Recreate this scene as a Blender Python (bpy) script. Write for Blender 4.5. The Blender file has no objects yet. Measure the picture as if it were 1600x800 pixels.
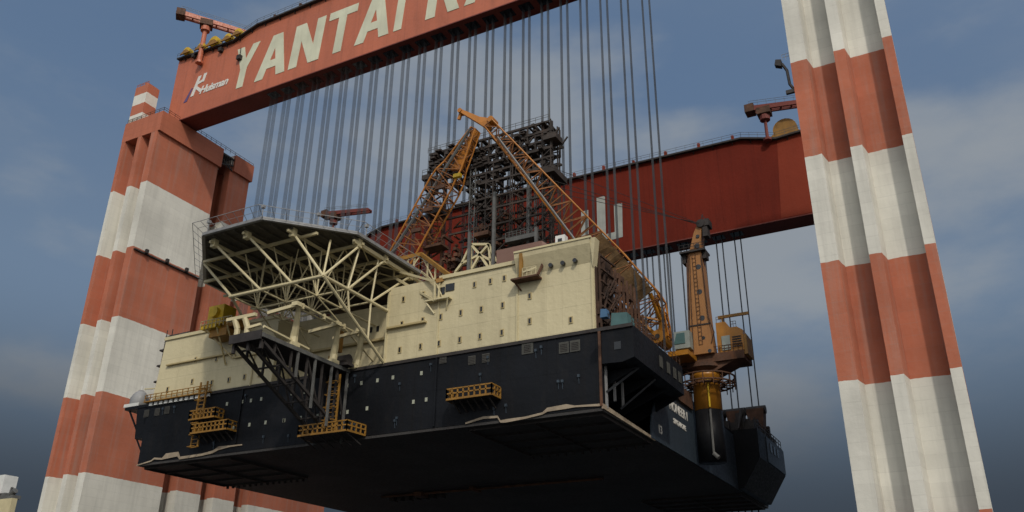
import bpy, bmesh, math, random
from mathutils import Vector, Matrix
random.seed(7)
C = bpy.context.scene.collection
sc = bpy.context.scene
# ---------------------------------------------------------------- camera
F, PITCH, ROLL, AZ = 1363.2, math.radians(24.555), 0.01123, math.radians(28.372)
fwd = Vector((-math.sin(AZ)*math.cos(PITCH), math.cos(AZ)*math.cos(PITCH), math.sin(PITCH)))
rt0 = Vector((math.cos(AZ), math.sin(AZ), 0)); up0 = rt0.cross(fwd)
RT = rt0*math.cos(ROLL)+up0*math.sin(ROLL); UP = -rt0*math.sin(ROLL)+up0*math.cos(ROLL)
cd = bpy.data.cameras.new('camera'); cam = bpy.data.objects.new('camera', cd); C.objects.link(cam)
m = Matrix.Identity(4)
for i in range(3):
    m[i][0] = RT[i]; m[i][1] = UP[i]; m[i][2] = -fwd[i]
cam.matrix_world = m
cd.sensor_fit = 'HORIZONTAL'; cd.sensor_width = 36; cd.lens = 36*F/1600; cd.clip_start = .5; cd.clip_end = 6000
sc.camera = cam
# ---------------------------------------------------------------- light
SUN_DIR = Vector((.80, -1.0, 1.08)).normalized()      # towards the sun
GLOW = 17.0
EL = math.asin(SUN_DIR.z); ROT = math.atan2(SUN_DIR.x, SUN_DIR.y)
sd = bpy.data.lights.new('sun', 'SUN'); sun = bpy.data.objects.new('sun', sd); C.objects.link(sun)
sd.energy = 1.75; sd.angle = math.radians(2.5); sd.color = (1, .93, .82)
sun.rotation_euler = SUN_DIR.to_track_quat('Z', 'Y').to_euler()
w = bpy.data.worlds.new('World'); sc.world = w; w.use_nodes = True
nt = w.node_tree; nt.nodes.clear(); N = nt.nodes.new; L = nt.links.new
wo = N('ShaderNodeOutputWorld'); bg = N('ShaderNodeBackground'); L(bg.outputs[0], wo.inputs[0])
bg.inputs[1].default_value = 0.07
sky = N('ShaderNodeTexSky'); sky.sky_type = 'NISHITA'; sky.sun_disc = False
sky.sun_elevation = EL; sky.sun_rotation = ROT; sky.air_density = 1.3; sky.dust_density = 2.2; sky.ozone_density = 1.6
tc = N('ShaderNodeTexCoord')
def mth(op, a, b=None, clamp=False):
    n = N('ShaderNodeMath'); n.operation = op; n.use_clamp = clamp
    for i, v in enumerate((a, b)):
        if v is None: continue
        if isinstance(v, (int, float)): n.inputs[i].default_value = v
        else: L(v, n.inputs[i])
    return n.outputs[0]
def wnoise(sx, sy, sz, scale, det, rough, off=(0, 0, 0)):
    mp = N('ShaderNodeMapping'); mp.inputs['Scale'].default_value = (sx, sy, sz); mp.inputs['Location'].default_value = off
    L(tc.outputs['Generated'], mp.inputs[0])
    n = N('ShaderNodeTexNoise'); n.inputs['Scale'].default_value = scale; n.inputs['Detail'].default_value = det
    n.inputs['Roughness'].default_value = rough; L(mp.outputs[0], n.inputs[0]); return n.outputs[0]
def ramp(v, a, b):
    n = N('ShaderNodeMapRange'); n.interpolation_type = 'SMOOTHSTEP'; L(v, n.inputs[0])
    n.inputs[1].default_value = a; n.inputs[2].default_value = b; return n.outputs[0]
def wmix(f, a, b):
    n = N('ShaderNodeMix'); n.data_type = 'RGBA'; L(f, n.inputs[0])
    for s, v in ((6, a), (7, b)):
        if isinstance(v, tuple): n.inputs[s].default_value = (*v, 1)
        else: L(v, n.inputs[s])
    return n.outputs[2]
sep = N('ShaderNodeSeparateXYZ'); L(tc.outputs['Generated'], sep.inputs[0])
def bank(px, py, rx, ry, amp):
    """soft cloud bank centred on a direction of the sky, rx/ry = its half size (radians)"""
    c = (fwd*F+RT*(px-800)+UP*(400-py)).normalized(); hx = Vector((c.y, -c.x, 0)).normalized(); hy = c.cross(hx)
    def dot(v):
        n = N('ShaderNodeVectorMath'); n.operation = 'DOT_PRODUCT'; L(tc.outputs['Generated'], n.inputs[0]); n.inputs[1].default_value = v; return n.outputs['Value']
    a = mth('DIVIDE', dot(hx), rx); b = mth('DIVIDE', dot(hy), ry)
    d2 = mth('ADD', mth('MULTIPLY', a, a), mth('MULTIPLY', b, b))
    return mth('MULTIPLY', mth('MULTIPLY', mth('DIVIDE', 1.0, mth('ADD', 1.0, mth('MULTIPLY', d2, d2))), mth('GREATER_THAN', dot(c), 0.0)), amp)
bk = 0.0
for a_ in ((1545, 265, .20, .055, .33), (1420, 190, .05, .03, .18), (600, 210, .34, .12, .29), (190, 120, .12, .05, .09), (1180, 420, .16, .06, .22), (20, 590, .10, .03, .20), (1100, 190, .06, .02, .14), (1170, 650, .25, .03, .16)):
    bk = mth('ADD', bank(*a_), bk)
nz = wnoise(1, 1, 2.2, 3.6, 7, .54, (0.55, 0.3, 0.12))
cl = ramp(mth('ADD', nz, bk), .545, .87)
cl2 = ramp(wnoise(1, 1, 3.4, 2.4, 5, .6, (3.1, 1.7, .4)), .46, .8)
hs = N('ShaderNodeHueSaturation'); hs.inputs['Saturation'].default_value = .85; hs.inputs['Value'].default_value = 1.0; L(sky.outputs[0], hs.inputs['Color'])
tint = wmix(mth('MULTIPLY', 1.0, 0.62), hs.outputs[0], (1.52, 2.66, 4.6))
c0 = wmix(mth('MULTIPLY', ramp(sep.outputs[2], .60, .36), .22), tint, (3.1, 3.7, 4.1))     # greyer, paler air lower down
c2 = wmix(mth('MULTIPLY', cl2, .14), c0, (3.8, 4.1, 4.4))
c2 = wmix(mth('MULTIPLY', cl, .80), c2, (4.2, 4.55, 4.9))
low = ramp(sep.outputs[2], .37, .12)                          # added dark fade in the sky colour towards the horizon
c3 = wmix(mth('MULTIPLY', low, .93), c2, (.50, .64, .86))
vd = N('ShaderNodeVectorMath'); vd.operation = 'DOT_PRODUCT'; L(tc.outputs['Generated'], vd.inputs[0]); vd.inputs[1].default_value = SUN_DIR
glow = mth('POWER', mth('MAXIMUM', mth('ADD', mth('MULTIPLY', vd.outputs['Value'], .75), .25), 0.0), 2.5)   # hazy bright half of the sky round the sun
vs = N('ShaderNodeVectorMath'); vs.operation = 'SCALE'; vs.inputs[0].default_value = (1.0, .97, .90); L(mth('MULTIPLY', glow, GLOW), vs.inputs[3])
va = N('ShaderNodeVectorMath'); va.operation = 'ADD'; L(c3, va.inputs[0]); L(vs.outputs[0], va.inputs[1])
L(va.outputs[0], bg.inputs[0])
sc.view_settings.view_transform = 'Standard'; sc.view_settings.look = 'None'
sc.view_settings.exposure = 0.0; sc.view_settings.gamma = 1
# ---------------------------------------------------------------- helpers
def P(px, py, ax, v):
    """point of the real plane ax = v that the photograph shows at px, py"""
    d = fwd*F+RT*(px-800)+UP*(400-py)
    return d*(v/d['xyz'.index(ax)])
class MB:
    def __init__(s): s.v = []; s.f = []; s.m = []
    def add(s, vs, fs, mi=0):
        o = len(s.v); s.v += [tuple(v) for v in vs]; s.f += [tuple(i+o for i in f) for f in fs]; s.m += [mi]*len(fs)
    def box(s, x0, x1, y0, y1, z0, z1, mi=0):
        s.add([(x0,y0,z0),(x1,y0,z0),(x1,y1,z0),(x0,y1,z0),(x0,y0,z1),(x1,y0,z1),(x1,y1,z1),(x0,y1,z1)],
              [(0,3,2,1),(4,5,6,7),(0,1,5,4),(1,2,6,5),(2,3,7,6),(3,0,4,7)], mi)
    def prism(s, pts, off, mi=0):
        off = Vector(off); pts = [Vector(p) for p in pts]; n = len(pts)
        s.add(pts+[p+off for p in pts], [tuple(range(n))[::-1], tuple(range(n, 2*n))]+[(i, (i+1)%n, n+(i+1)%n, n+i) for i in range(n)], mi)
    def tube(s, p, q, r, n=6, r2=None, mi=0, cap=True):
        p = Vector(p); q = Vector(q); d = (q-p)
        if d.length < 1e-6: return
        d.normalize(); a = d.cross(Vector((0, 0, 1)) if abs(d.z) < .95 else Vector((1, 0, 0))).normalized(); b = d.cross(a)
        r2 = r if r2 is None else r2; vs = []
        for c, rr in ((p, r), (q, r2)):
            for i in range(n):
                t = 2*math.pi*(i+.5)/n; vs.append(c+(a*math.cos(t)+b*math.sin(t))*rr)
        fs = [(i, (i+1)%n, n+(i+1)%n, n+i) for i in range(n)]
        if cap: fs += [tuple(range(n))[::-1], tuple(range(n, 2*n))]
        s.add(vs, fs, mi)
    def bar(s, p, q, w, mi=0): s.tube(p, q, w*.707, 4, mi=mi)
    def path(s, pts, r, n=6):
        for a, b in zip(pts, pts[1:]): s.tube(a, b, r, n)
    def ring(s, c, R, r, n=20, z=None):
        c = Vector(c); pts = [c+Vector((math.cos(2*math.pi*i/n)*R, math.sin(2*math.pi*i/n)*R, 0)) for i in range(n+1)]
        s.path(pts, r, 5)
    def lathe(s, c, prof, n=24, mi=0):
        vs = []; c = Vector(c)
        for r, z in prof:
            for i in range(n):
                t = 2*math.pi*i/n; vs.append(c+Vector((r*math.cos(t), r*math.sin(t), z)))
        fs = [(k*n+i, k*n+(i+1)%n, (k+1)*n+(i+1)%n, (k+1)*n+i) for k in range(len(prof)-1) for i in range(n)]
        fs += [tuple(range(n))[::-1], tuple(range((len(prof)-1)*n, len(prof)*n))]
        s.add(vs, fs, mi)
    def rail(s, pts, h=1.1, step=1.6, r=.05):
        """guard rail of posts and two rails along a polyline"""
        pts = [Vector(p) for p in pts]
        for a, b in zip(pts, pts[1:]):
            n = max(1, round((b-a).length/step))
            for i in range(n+1):
                p = a.lerp(b, i/n); s.bar(p, p+Vector((0, 0, h)), r*1.6)
            for k in (h, h*.55): s.bar(a+Vector((0, 0, k)), b+Vector((0, 0, k)), r*1.6)
    def build(s, name, mat, parent=None, smooth=False):
        me = bpy.data.meshes.new(name); me.from_pydata(s.v, [], s.f)
        mats = mat if isinstance(mat, (list, tuple)) else [mat]
        for mm in mats: me.materials.append(mm)
        if len(mats) > 1: me.polygons.foreach_set('material_index', s.m)
        bm = bmesh.new(); bm.from_mesh(me); bmesh.ops.recalc_face_normals(bm, faces=bm.faces); bm.to_mesh(me); bm.free()
        if smooth: me.shade_smooth() if hasattr(me, 'shade_smooth') else None
        o = bpy.data.objects.new(name, me); C.objects.link(o)
        if parent is not None: setp(o, parent)
        return o
def setp(o, parent):
    """children keep the world coordinates they were modelled in"""
    o.parent = parent
    base = Vector((0, 0, 0)); q = parent
    while q is not None: base += q.location; q = q.parent
    o.location = o.location-base
def tag(o, label=None, cat=None, group=None, kind=None):
    for k, v in (('label', label), ('category', cat), ('group', group), ('kind', kind)):
        if v: o[k] = v
    return o
def thing(name, label, cat, loc=(0, 0, 0), group=None):
    o = bpy.data.objects.new(name, None); C.objects.link(o); o.location = loc; o.empty_display_size = .5
    return tag(o, label, cat, group)
def copy_tree(o, parent=None):
    c = o.copy(); C.objects.link(c)
    if parent is not None: c.parent = parent
    for ch in list(o.children): copy_tree(ch, c)
    return c
def text_mesh(name, body, size, mat, mw, shear=0, depth=.03, off=0, spacing=1, parent=None, font_scale=(1, 1)):
    cu = bpy.data.curves.new('tmp', 'FONT'); cu.body = body; cu.size = size; cu.shear = shear; cu.extrude = depth; cu.offset = off; cu.space_character = spacing
    to = bpy.data.objects.new('tmp', cu); C.objects.link(to); bpy.context.view_layer.update()
    me = bpy.data.meshes.new_from_object(to.evaluated_get(bpy.context.evaluated_depsgraph_get()))
    bpy.data.objects.remove(to); me.name = name; me.materials.clear(); me.materials.append(mat)
    me.transform(mw); o = bpy.data.objects.new(name, me); C.objects.link(o)
    if parent is not None: setp(o, parent)
    return o
# ---------------------------------------------------------------- materials
def mat(name, col, rough=.6, var=.15, vscale=.35, rust=0, rustcol=(.10, .035, .015), streak=0, metal=0, bump=.0, lines=None, bands=None, seams=None, spec=.4):
    m_ = bpy.data.materials.new(name); m_.use_nodes = True; t = m_.node_tree; t.nodes.clear()
    n = t.nodes.new; l = t.links.new
    out = n('ShaderNodeOutputMaterial'); b = n('ShaderNodeBsdfPrincipled'); l(b.outputs[0], out.inputs[0])
    b.inputs['Roughness'].default_value = rough; b.inputs['Metallic'].default_value = metal
    b.inputs['Specular IOR Level'].default_value = spec
    geo = n('ShaderNodeNewGeometry'); pos = geo.outputs['Position']
    def mm(op, a, b_=None, c=None, clamp=False):
        k = n('ShaderNodeMath'); k.operation = op; k.use_clamp = clamp
        for i, v in enumerate((a, b_, c)):
            if v is None: continue
            if isinstance(v, (int, float)): k.inputs[i].default_value = v
            else: l(v, k.inputs[i])
        return k.outputs[0]
    def mapr(v, a, b_, c=0., d=1.):
        k = n('ShaderNodeMapRange'); l(v, k.inputs[0])
        for i, x in zip((1, 2, 3, 4), (a, b_, c, d)): k.inputs[i].default_value = x
        return k.outputs[0]
    def noise(scale, det=4, s3=(1, 1, 1), rg=.55):
        mp = n('ShaderNodeMapping'); mp.inputs['Scale'].default_value = s3; l(pos, mp.inputs[0])
        k = n('ShaderNodeTexNoise'); k.inputs['Scale'].default_value = scale; k.inputs['Detail'].default_value = det; k.inputs['Roughness'].default_value = rg
        l(mp.outputs[0], k.inputs[0]); return k.outputs[0]
    def mix(f, a, b_, mode='MIX'):
        k = n('ShaderNodeMix'); k.data_type = 'RGBA'; k.blend_type = mode
        if isinstance(f, (int, float)): k.inputs[0].default_value = f
        else: l(f, k.inputs[0])
        for s, v in ((6, a), (7, b_)):
            if isinstance(v, tuple): k.inputs[s].default_value = (*v, 1)
            else: l(v, k.inputs[s])
        return k.outputs[2]
    sx = n('ShaderNodeSeparateXYZ'); l(pos, sx.inputs[0]); X, Y, Z = sx.outputs
    if bands:
        c2, z0, pitch = bands
        zz = mm('ADD', Z, mm('MULTIPLY', mm('SUBTRACT', noise(.9, 2), .5), .22))
        fr = mm('FRACT', mm('DIVIDE', mm('SUBTRACT', zz, z0-pitch*20), pitch*2))
        colr = mix(mm('GREATER_THAN', fr, .5), col, c2)
    else:
        rgb = n('ShaderNodeRGB'); rgb.outputs[0].default_value = (*col, 1); colr = rgb.outputs[0]
    big = mapr(noise(vscale, 6), .3, .7, 1-var, 1+var*.6)
    cmb = n('ShaderNodeCombineXYZ'); [l(big, cmb.inputs[i]) for i in range(3)]
    colr = mix(1., colr, cmb.outputs[0], 'MULTIPLY')
    if streak:
        st = mapr(noise(.9, 5, (1, 1, .05), .65), .48, .75)
        colr = mix(mm('MULTIPLY', st, streak), colr, tuple(c*.45 for c in (rustcol if rust else col)))
    if rust:
        rs = mapr(noise(.55, 8, (1, 1, .35), .7), .54, .70)
        colr = mix(mm('MULTIPLY', rs, rust), colr, rustcol)
    if lines:                                    # pour joints / plate seams at every pitch metres of height
        for ax, pitch, wd, dk in lines:
            src = {'x': X, 'y': Y, 'z': Z}[ax]
            fr = mm('FRACT', mm('DIVIDE', mm('ADD', src, 1000.), pitch))
            ln = mm('LESS_THAN', fr, wd/pitch)
            ln = mm('MULTIPLY', ln, mapr(noise(.7, 3), .35, .6, .25, 1.))
            colr = mix(mm('MULTIPLY', ln, dk), colr, tuple(c*.35 for c in col))
            # each lift between two joints has its own slight tone
            wn = n('ShaderNodeTexWhiteNoise'); wn.noise_dimensions = '1D'; l(mm('FLOOR', mm('DIVIDE', mm('ADD', src, 1000.), pitch)), wn.inputs['W'])
            tn = mapr(wn.outputs[0], 0, 1, .955, 1.03); cb = n('ShaderNodeCombineXYZ'); [l(tn, cb.inputs[i]) for i in range(3)]
            colr = mix(1., colr, cb.outputs[0], 'MULTIPLY')
    l(colr, b.inputs['Base Color'])
    l(mapr(noise(2.5, 4), .3, .7, max(.05, rough-.12), min(1, rough+.12)), b.inputs['Roughness'])
    if bump:
        bp = n('ShaderNodeBump'); bp.inputs['Strength'].default_value = bump; bp.inputs['Distance'].default_value = .15
        l(noise(1.3, 5), bp.inputs['Height']); l(bp.outputs[0], b.inputs['Normal'])
    return m_
RED = (.40, .125, .068); WHITE = (.62, .60, .53)
M = {}
M['tower'] = mat('banded_concrete', WHITE, .85, .20, .10, streak=.34, bands=(RED, 13.35, 14.25), lines=[('z', 1.45, .08, .16)], bump=.25)
M['turret'] = mat('banded_turret', WHITE, .8, .12, .2, bands=(RED, 100.35, 2.55), streak=.2)
M['collar'] = mat('red_cap', RED, .8, .12, .12, streak=.3, lines=[('z', 1.6, .08, .3)], bump=.2)
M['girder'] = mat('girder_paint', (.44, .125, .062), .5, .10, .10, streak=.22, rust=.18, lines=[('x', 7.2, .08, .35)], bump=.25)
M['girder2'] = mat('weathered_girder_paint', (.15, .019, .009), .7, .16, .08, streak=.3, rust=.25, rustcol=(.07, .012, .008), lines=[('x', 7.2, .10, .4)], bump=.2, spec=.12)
M['girder3'] = mat('paler_girder_paint', (.22, .035, .015), .65, .12, .1, streak=.2, bump=.2, spec=.15)
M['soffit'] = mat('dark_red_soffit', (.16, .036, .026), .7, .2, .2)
M['letter'] = mat('sign_white', (.56, .56, .42), .6, .15, .25, streak=.2)
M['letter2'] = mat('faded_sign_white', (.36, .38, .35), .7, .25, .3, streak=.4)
M['logow'] = mat('logo_white', (.62, .60, .55), .5, .06)
M['logov'] = mat('logo_violet', (.10, .06, .16), .5, .1)
M['cream'] = mat('cream_plate', (.55, .48, .30), .45, .09, .12, streak=.16, rust=.10, rustcol=(.2, .14, .07), lines=[('z', 3.05, .08, .32), ('x', 6.1, .08, .16)], bump=.35)
M['creams'] = mat('cream_steel', (.52, .45, .27), .45, .12, .5, rust=.15, rustcol=(.22, .13, .06))
M['creamd'] = mat('cream_ledge', (.40, .32, .16), .5, .12, .5)
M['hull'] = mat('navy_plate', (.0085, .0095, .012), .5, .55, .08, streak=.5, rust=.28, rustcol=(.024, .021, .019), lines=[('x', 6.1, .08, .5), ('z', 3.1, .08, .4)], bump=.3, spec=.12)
M['hullb'] = mat('blue_grey_plate', (.030, .043, .058), .5, .25, .15, streak=.3, lines=[('y', 5.5, .08, .4)], bump=.3)
M['bottom'] = mat('dull_bottom_plate', (.045, .042, .040), .8, .5, .07, rust=.25, rustcol=(.045, .02, .018), lines=[('x', 6.1, .12, .6), ('y', 6.1, .12, .6)])
M['primer'] = mat('pale_primer', (.30, .24, .17), .7, .3, .8, rust=.5, rustcol=(.12, .05, .03))
M['orange'] = mat('crane_orange', (.44, .165, .022), .45, .18, .5, streak=.25, rust=.25, rustcol=(.14, .05, .02))
M['amber'] = mat('pedestal_amber', (.36, .15, .014), .4, .15, .5, streak=.3, rust=.12)
M['mast'] = mat('mast_orange', (.33, .15, .046), .5, .12, .4, streak=.25, rust=.1)
M['rusty'] = mat('rusty_steel', (.085, .040, .022), .8, .5, .8, rust=.6, rustcol=(.17, .065, .025))
M['rust2'] = mat('brown_pipe', (.05, .026, .016), .85, .6, .6, rust=.7, rustcol=(.11, .05, .02))
M['derrick'] = mat('brown_grey_steel', (.040, .031, .026), .75, .5, .7, rust=.5, rustcol=(.075, .038, .020))
M['cabp'] = mat('dull_cab_paint', (.24, .27, .25), .5, .2, .6)
M['lace'] = mat('worn_orange', (.22, .085, .025), .7, .4, .8, rust=.6, rustcol=(.09, .035, .015))
M['black'] = mat('dark_steel', (.030, .025, .023), .7, .4, .8, rust=.3, rustcol=(.035, .02, .014))
M['grey'] = mat('grey_steel', (.10, .10, .095), .55, .3, .8, rust=.4, rustcol=(.07, .04, .03))
M['galv'] = mat('galvanised_steel', (.22, .22, .22), .5, .2, 1.)
M['yellow'] = mat('yellow_paint', (.55, .36, .02), .5, .2, .8, rust=.3, rustcol=(.16, .08, .02))
M['ochre'] = mat('ochre_paint', (.25, .125, .02), .55, .3, .8, rust=.4, rustcol=(.10, .045, .02))
M['white'] = mat('white_paint', (.6, .6, .57), .5, .12, .6)
M['glass'] = mat('dark_glass', (.012, .013, .015), .15, .1, spec=.6)
M['pale'] = mat('pale_cover', (.33, .34, .27), .5, .2, .8)
M['dim'] = mat('dull_olive_cover', (.055, .054, .046), .7, .25, .8)
M['net'] = mat('brown_tarpaulin', (.13, .075, .03), .9, .45, .9, rust=.5, rustcol=(.06, .03, .015), bump=.8)
M['teal'] = mat('teal_cover', (.055, .12, .12), .6, .25, .6)
M['blue'] = mat('blue_cover', (.05, .12, .22), .6, .25, .6)
M['brownp'] = mat('brown_primer', (.17, .095, .075), .7, .1, .3)
M['redd'] = mat('signal_red', (.30, .02, .02), .5, .2, .5)
M['rope'] = mat('wire_rope', (.045, .048, .052), .5, .45, .25)
M['plate'] = mat('dark_deck_plate', (.085, .074, .055), .8, .3, .6)
M['ground'] = mat('quay_concrete', (.06, .06, .058), .9, .3, .02, rust=.2, rustcol=(.035, .033, .03))
M['water'] = mat('harbour_water', (.012, .018, .022), .12, .2, .02, bump=.5, spec=.5)
# ---------------------------------------------------------------- ground and water
g = MB(); g.box(-3000, 3000, -1500, 4000, -4, -3); tag(g.build('water', M['water']), kind='structure')
g = MB(); g.box(-900, -131, -200, 400, -2.98, -1.9); tag(g.build('ground', M['ground']), kind='structure')
g = MB(); g.box(-14, 700, 20, 400, -2.98, -1.92); tag(g.build('quay', M['ground']), kind='structure')
# ---------------------------------------------------------------- crane towers
def shaft(mb, x0, x1, y0, y1, z0, z1, front=True, back=True, d=1.7, flip=False):
    """concrete shaft: three pilasters with two recesses on the faces that look along Y"""
    W = x1-x0; s = .38; k = W/12.3
    xs = [(0, 1.15*k), (5.6*k, 6.95*k), (10.2*k, W)] if flip else [(0, 2.05*k), (5.35*k, 6.7*k), (11.15*k, W)]
    def face(y, sg):
        pts = []
        for i, (a, b) in enumerate(xs):
            if i: pts += [(x0+a-s*.0, y+sg*d)]
            pts += [(x0+a, y), (x0+b, y)]
            if i < 2: pts += [(x0+b+s, y+sg*d)]
        return pts
    lo = face(y0, 1) if front else [(x0, y0), (x1, y0)]
    hi = face(y1, -1) if back else [(x0, y1), (x1, y1)]
    poly = lo+hi[::-1]
    mb.prism([(x, y, z0) for x, y in poly], (0, 0, z1-z0))
def tower(name, label, x0, x1, side):
    t = thing(name, label, 'crane tower', ((x0+x1)/2, 98.6, -1.9))
    for (a, b, top) in ((98.6, 115.2, 100.9), (118.6, 124.5, 100.9), (127.9, 133.5, 73.4), (137.5, 161.5, 73.4)):
        mb = MB(); big = b-a > 10
        ztop = 96.3 if (top > 90 and big) else top
        shaft(mb, x0, x1, a, b, -1.9, ztop, d=2.4 if big else 1.1, flip=side > 0); mb.build('shaft', M['tower'], t)
        if top > 90 and big:
            c = MB(); c.box(x0-.05, x1+.55, a-.02, b+.35, 96.3, 100.9); c.build('cap', M['collar'], t)
    c = MB(); c.box(x0-.05, x1+.55, 119.2, 124.9, 97.3, 101.3); c.build('cap', M['collar'], t)
    # service platform and rail between the caps
    p = MB(); p.box(x0+1, x1+.3, 115.6, 119.15, 99.9, 100.3)
    for k in range(6): p.bar((x1+.2, 115.8+k*.6, 97.2), (x1+.2, 115.8+k*.6, 100), .12)
    p.bar((x1+.2, 115.6, 97.4), (x1+.2, 119.1, 98.6), .25); p.bar((x1+.2, 115.6, 98.8), (x1+.2, 119.1, 97.2), .2)
    p.build('service_platform', M['black'], t)
    r = MB(); r.rail([(x0+.2, 98.8, 100.9), (x1+.4, 98.8, 100.9), (x1+.4, 124.7, 100.9)], 1.0, 1.4, .04); r.build('handrail', M['rusty'], t)
    if side < 0: return t
    l = MB()
    zf = 69.6
    l.box(x1+.01, x1+.42, 98.8, 115.1, zf, zf+.28)
    for y in (101, 106, 111): l.box(x1+.42, x1+.9, y, y+.6, zf+.1, zf+.9)
    l.build('cable_ledge', M['black'], t)
    return t
tl = tower('gantry_tower', 'left red and white banded concrete tower with a red cap under the lettered girder', -146.1, -135.5, 1)
tb = MB(); tb.box(-145.9, -142.0, 98.9, 101.8, 100.9, 110.2); tb.build('stair_turret', M['turret'], tl)
tb = MB(); tb.box(-145.6, -142.3, 99.2, 101.5, 110.2, 110.5); tb.tube((-144, 100, 110.5), (-144, 100, 111.4), .5, 8); tb.rail([(-145.8, 99, 110.3), (-142.1, 99, 110.3)], .6, 1, .04)
tb.build('turret_lid', M['collar'], tl)
tr = tower('gantry_tower', 'right red and white banded concrete tower with deep vertical recesses, nearest the viewer', -12.4, -.1, -1)
# floodlight bracket on the right tower
fb = thing('floodlight', 'dark floodlight on a hooked bracket at the left edge of the right tower', 'floodlight', (-12.4, 98.9, 67))
b = MB(); b.path([(-12.42, 99, 66.4), (-12.9, 98.9, 67.4), (-13.0, 98.9, 69.6), (-13.5, 98.9, 70.8), (-14.0, 98.9, 70.9)], .19); b.box(-13.5, -12.42, 98.7, 99.1, 66.0, 66.5); b.build('bracket', M['black'], fb)
b = MB(); b.prism([(-14.4, 98.5, 70.7), (-13.6, 98.5, 70.3), (-13.5, 98.5, 71.3), (-14.2, 98.5, 71.5)], (0, .8, 0)); b.build('lamp_head', M['black'], fb)
b = MB(); b.rail([(-13.4, 99, 71.3), (-12.45, 99, 71.3)], 1, .5, .03); b.build('guard', M['galv'], fb)
# ---------------------------------------------------------------- girders
def profile(z0, zt, xl, xr, brk=23.0):
    # bottom flat, top drops towards each end
    return [(xl, z0), (xr, z0), (xr, zt-.9), (xr-brk*.72, zt-2.0), (xr-brk, zt-.1), ((xl+xr)/2, zt+.4), (xl+brk, zt-.1), (xl+brk*.72, zt-2.0), (xl, zt-.9)]
def girder(name, label, y0, y1, z0, zt, xl, xr, mt, slots, far=False):
    t = thing(name, label, 'crane girder', ((xl+xr)/2, y0, z0))
    pr = profile(z0+.12, zt, xl, xr)
    b = MB(); b.prism([(x, y0, z) for x, z in pr], (0, y1-y0, 0)); b.build('box_beam', mt, t)
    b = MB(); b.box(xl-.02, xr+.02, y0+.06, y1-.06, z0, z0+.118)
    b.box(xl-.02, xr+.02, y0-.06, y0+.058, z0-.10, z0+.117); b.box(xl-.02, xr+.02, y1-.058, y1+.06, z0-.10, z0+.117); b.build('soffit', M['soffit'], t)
    for x in slots:
        s = MB(); s.box(x-1.15, x+1.15, y0+1.2, y1-1.4, z0-.05, z0-.004); s.build('rope_slot', M['glass'], t)
    # walkway, rail and service boxes along the top edge
    wk = MB(); rl = MB()
    tops = [(x, z) for x, z in pr[2:]]
    for (xa, za), (xb, zb) in zip(tops, tops[1:]):
        wk.prism([(xa, y0-.75, za-.25), (xb, y0-.75, zb-.25), (xb, y0-.75, zb+.1), (xa, y0-.75, za+.1)], (0, 1.4, 0))
        n = max(2, int(abs(xb-xa)/3.6))
        for i in range(n):
            f = (i+.5)/n; x = xa+(xb-xa)*f; z = za+(zb-za)*f
            wk.prism([(x, y0-.6, z-.25), (x, y0-.02, z-.25), (x, y0-.02, z-.95)], (.14, 0, 0))
        rl.rail([(xa, y0-.7, za+.1), (xb, y0-.7, zb+.1)], 1.1, 1.9, .03)
        rl.rail([(xa, y1+.4, za+.1), (xb, y1+.4, zb+.1)], 1.1, 2.6, .03)
    wk.build('walkway', M['black'], t); rl.build('handrail', M['grey'], t)
    rr = random.Random(5 if far else 3)
    x = xr-25
    while x > xl+24:
        h = .9+rr.random()*.5
        zz = zt+.35-abs(x-(xl+xr)/2)/((xr-xl)/2-23)*.45
        v = MB(); v.box(x, x+.5, y0-.3, y0+.3, zz, zz+h); v.box(x-.3, x+.2, y0+.31, y0+.9, zz, zz+h*.6); v.build('vent_post', M['rusty'] if not far else M['girder3'], t)
        x -= 6.4+rr.random()*.6
    return t
NR = 23
NX = [-33.4-3.535*i for i in range(NR)]
XL, XR = -139.2, -7.0
g1 = girder('girder', 'orange red box girder with large white letters across the top of the picture', 103, 107.6, 101.2, 118.9, XL, XR, M['girder'], NX)
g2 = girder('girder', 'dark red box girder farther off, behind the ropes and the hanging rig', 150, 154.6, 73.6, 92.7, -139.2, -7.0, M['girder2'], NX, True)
f3 = MB(); f3.prism([(-24.5, 149.97, 73.9), (-7.02, 149.97, 73.9), (-7.02, 149.97, 91.4), (-23.4, 149.97, 90.4)], (0, .025, 0)); f3.build('paler_end_panel', M['girder3'], g2)  # thin sheet of paler red over the right end of the far girder
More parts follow.
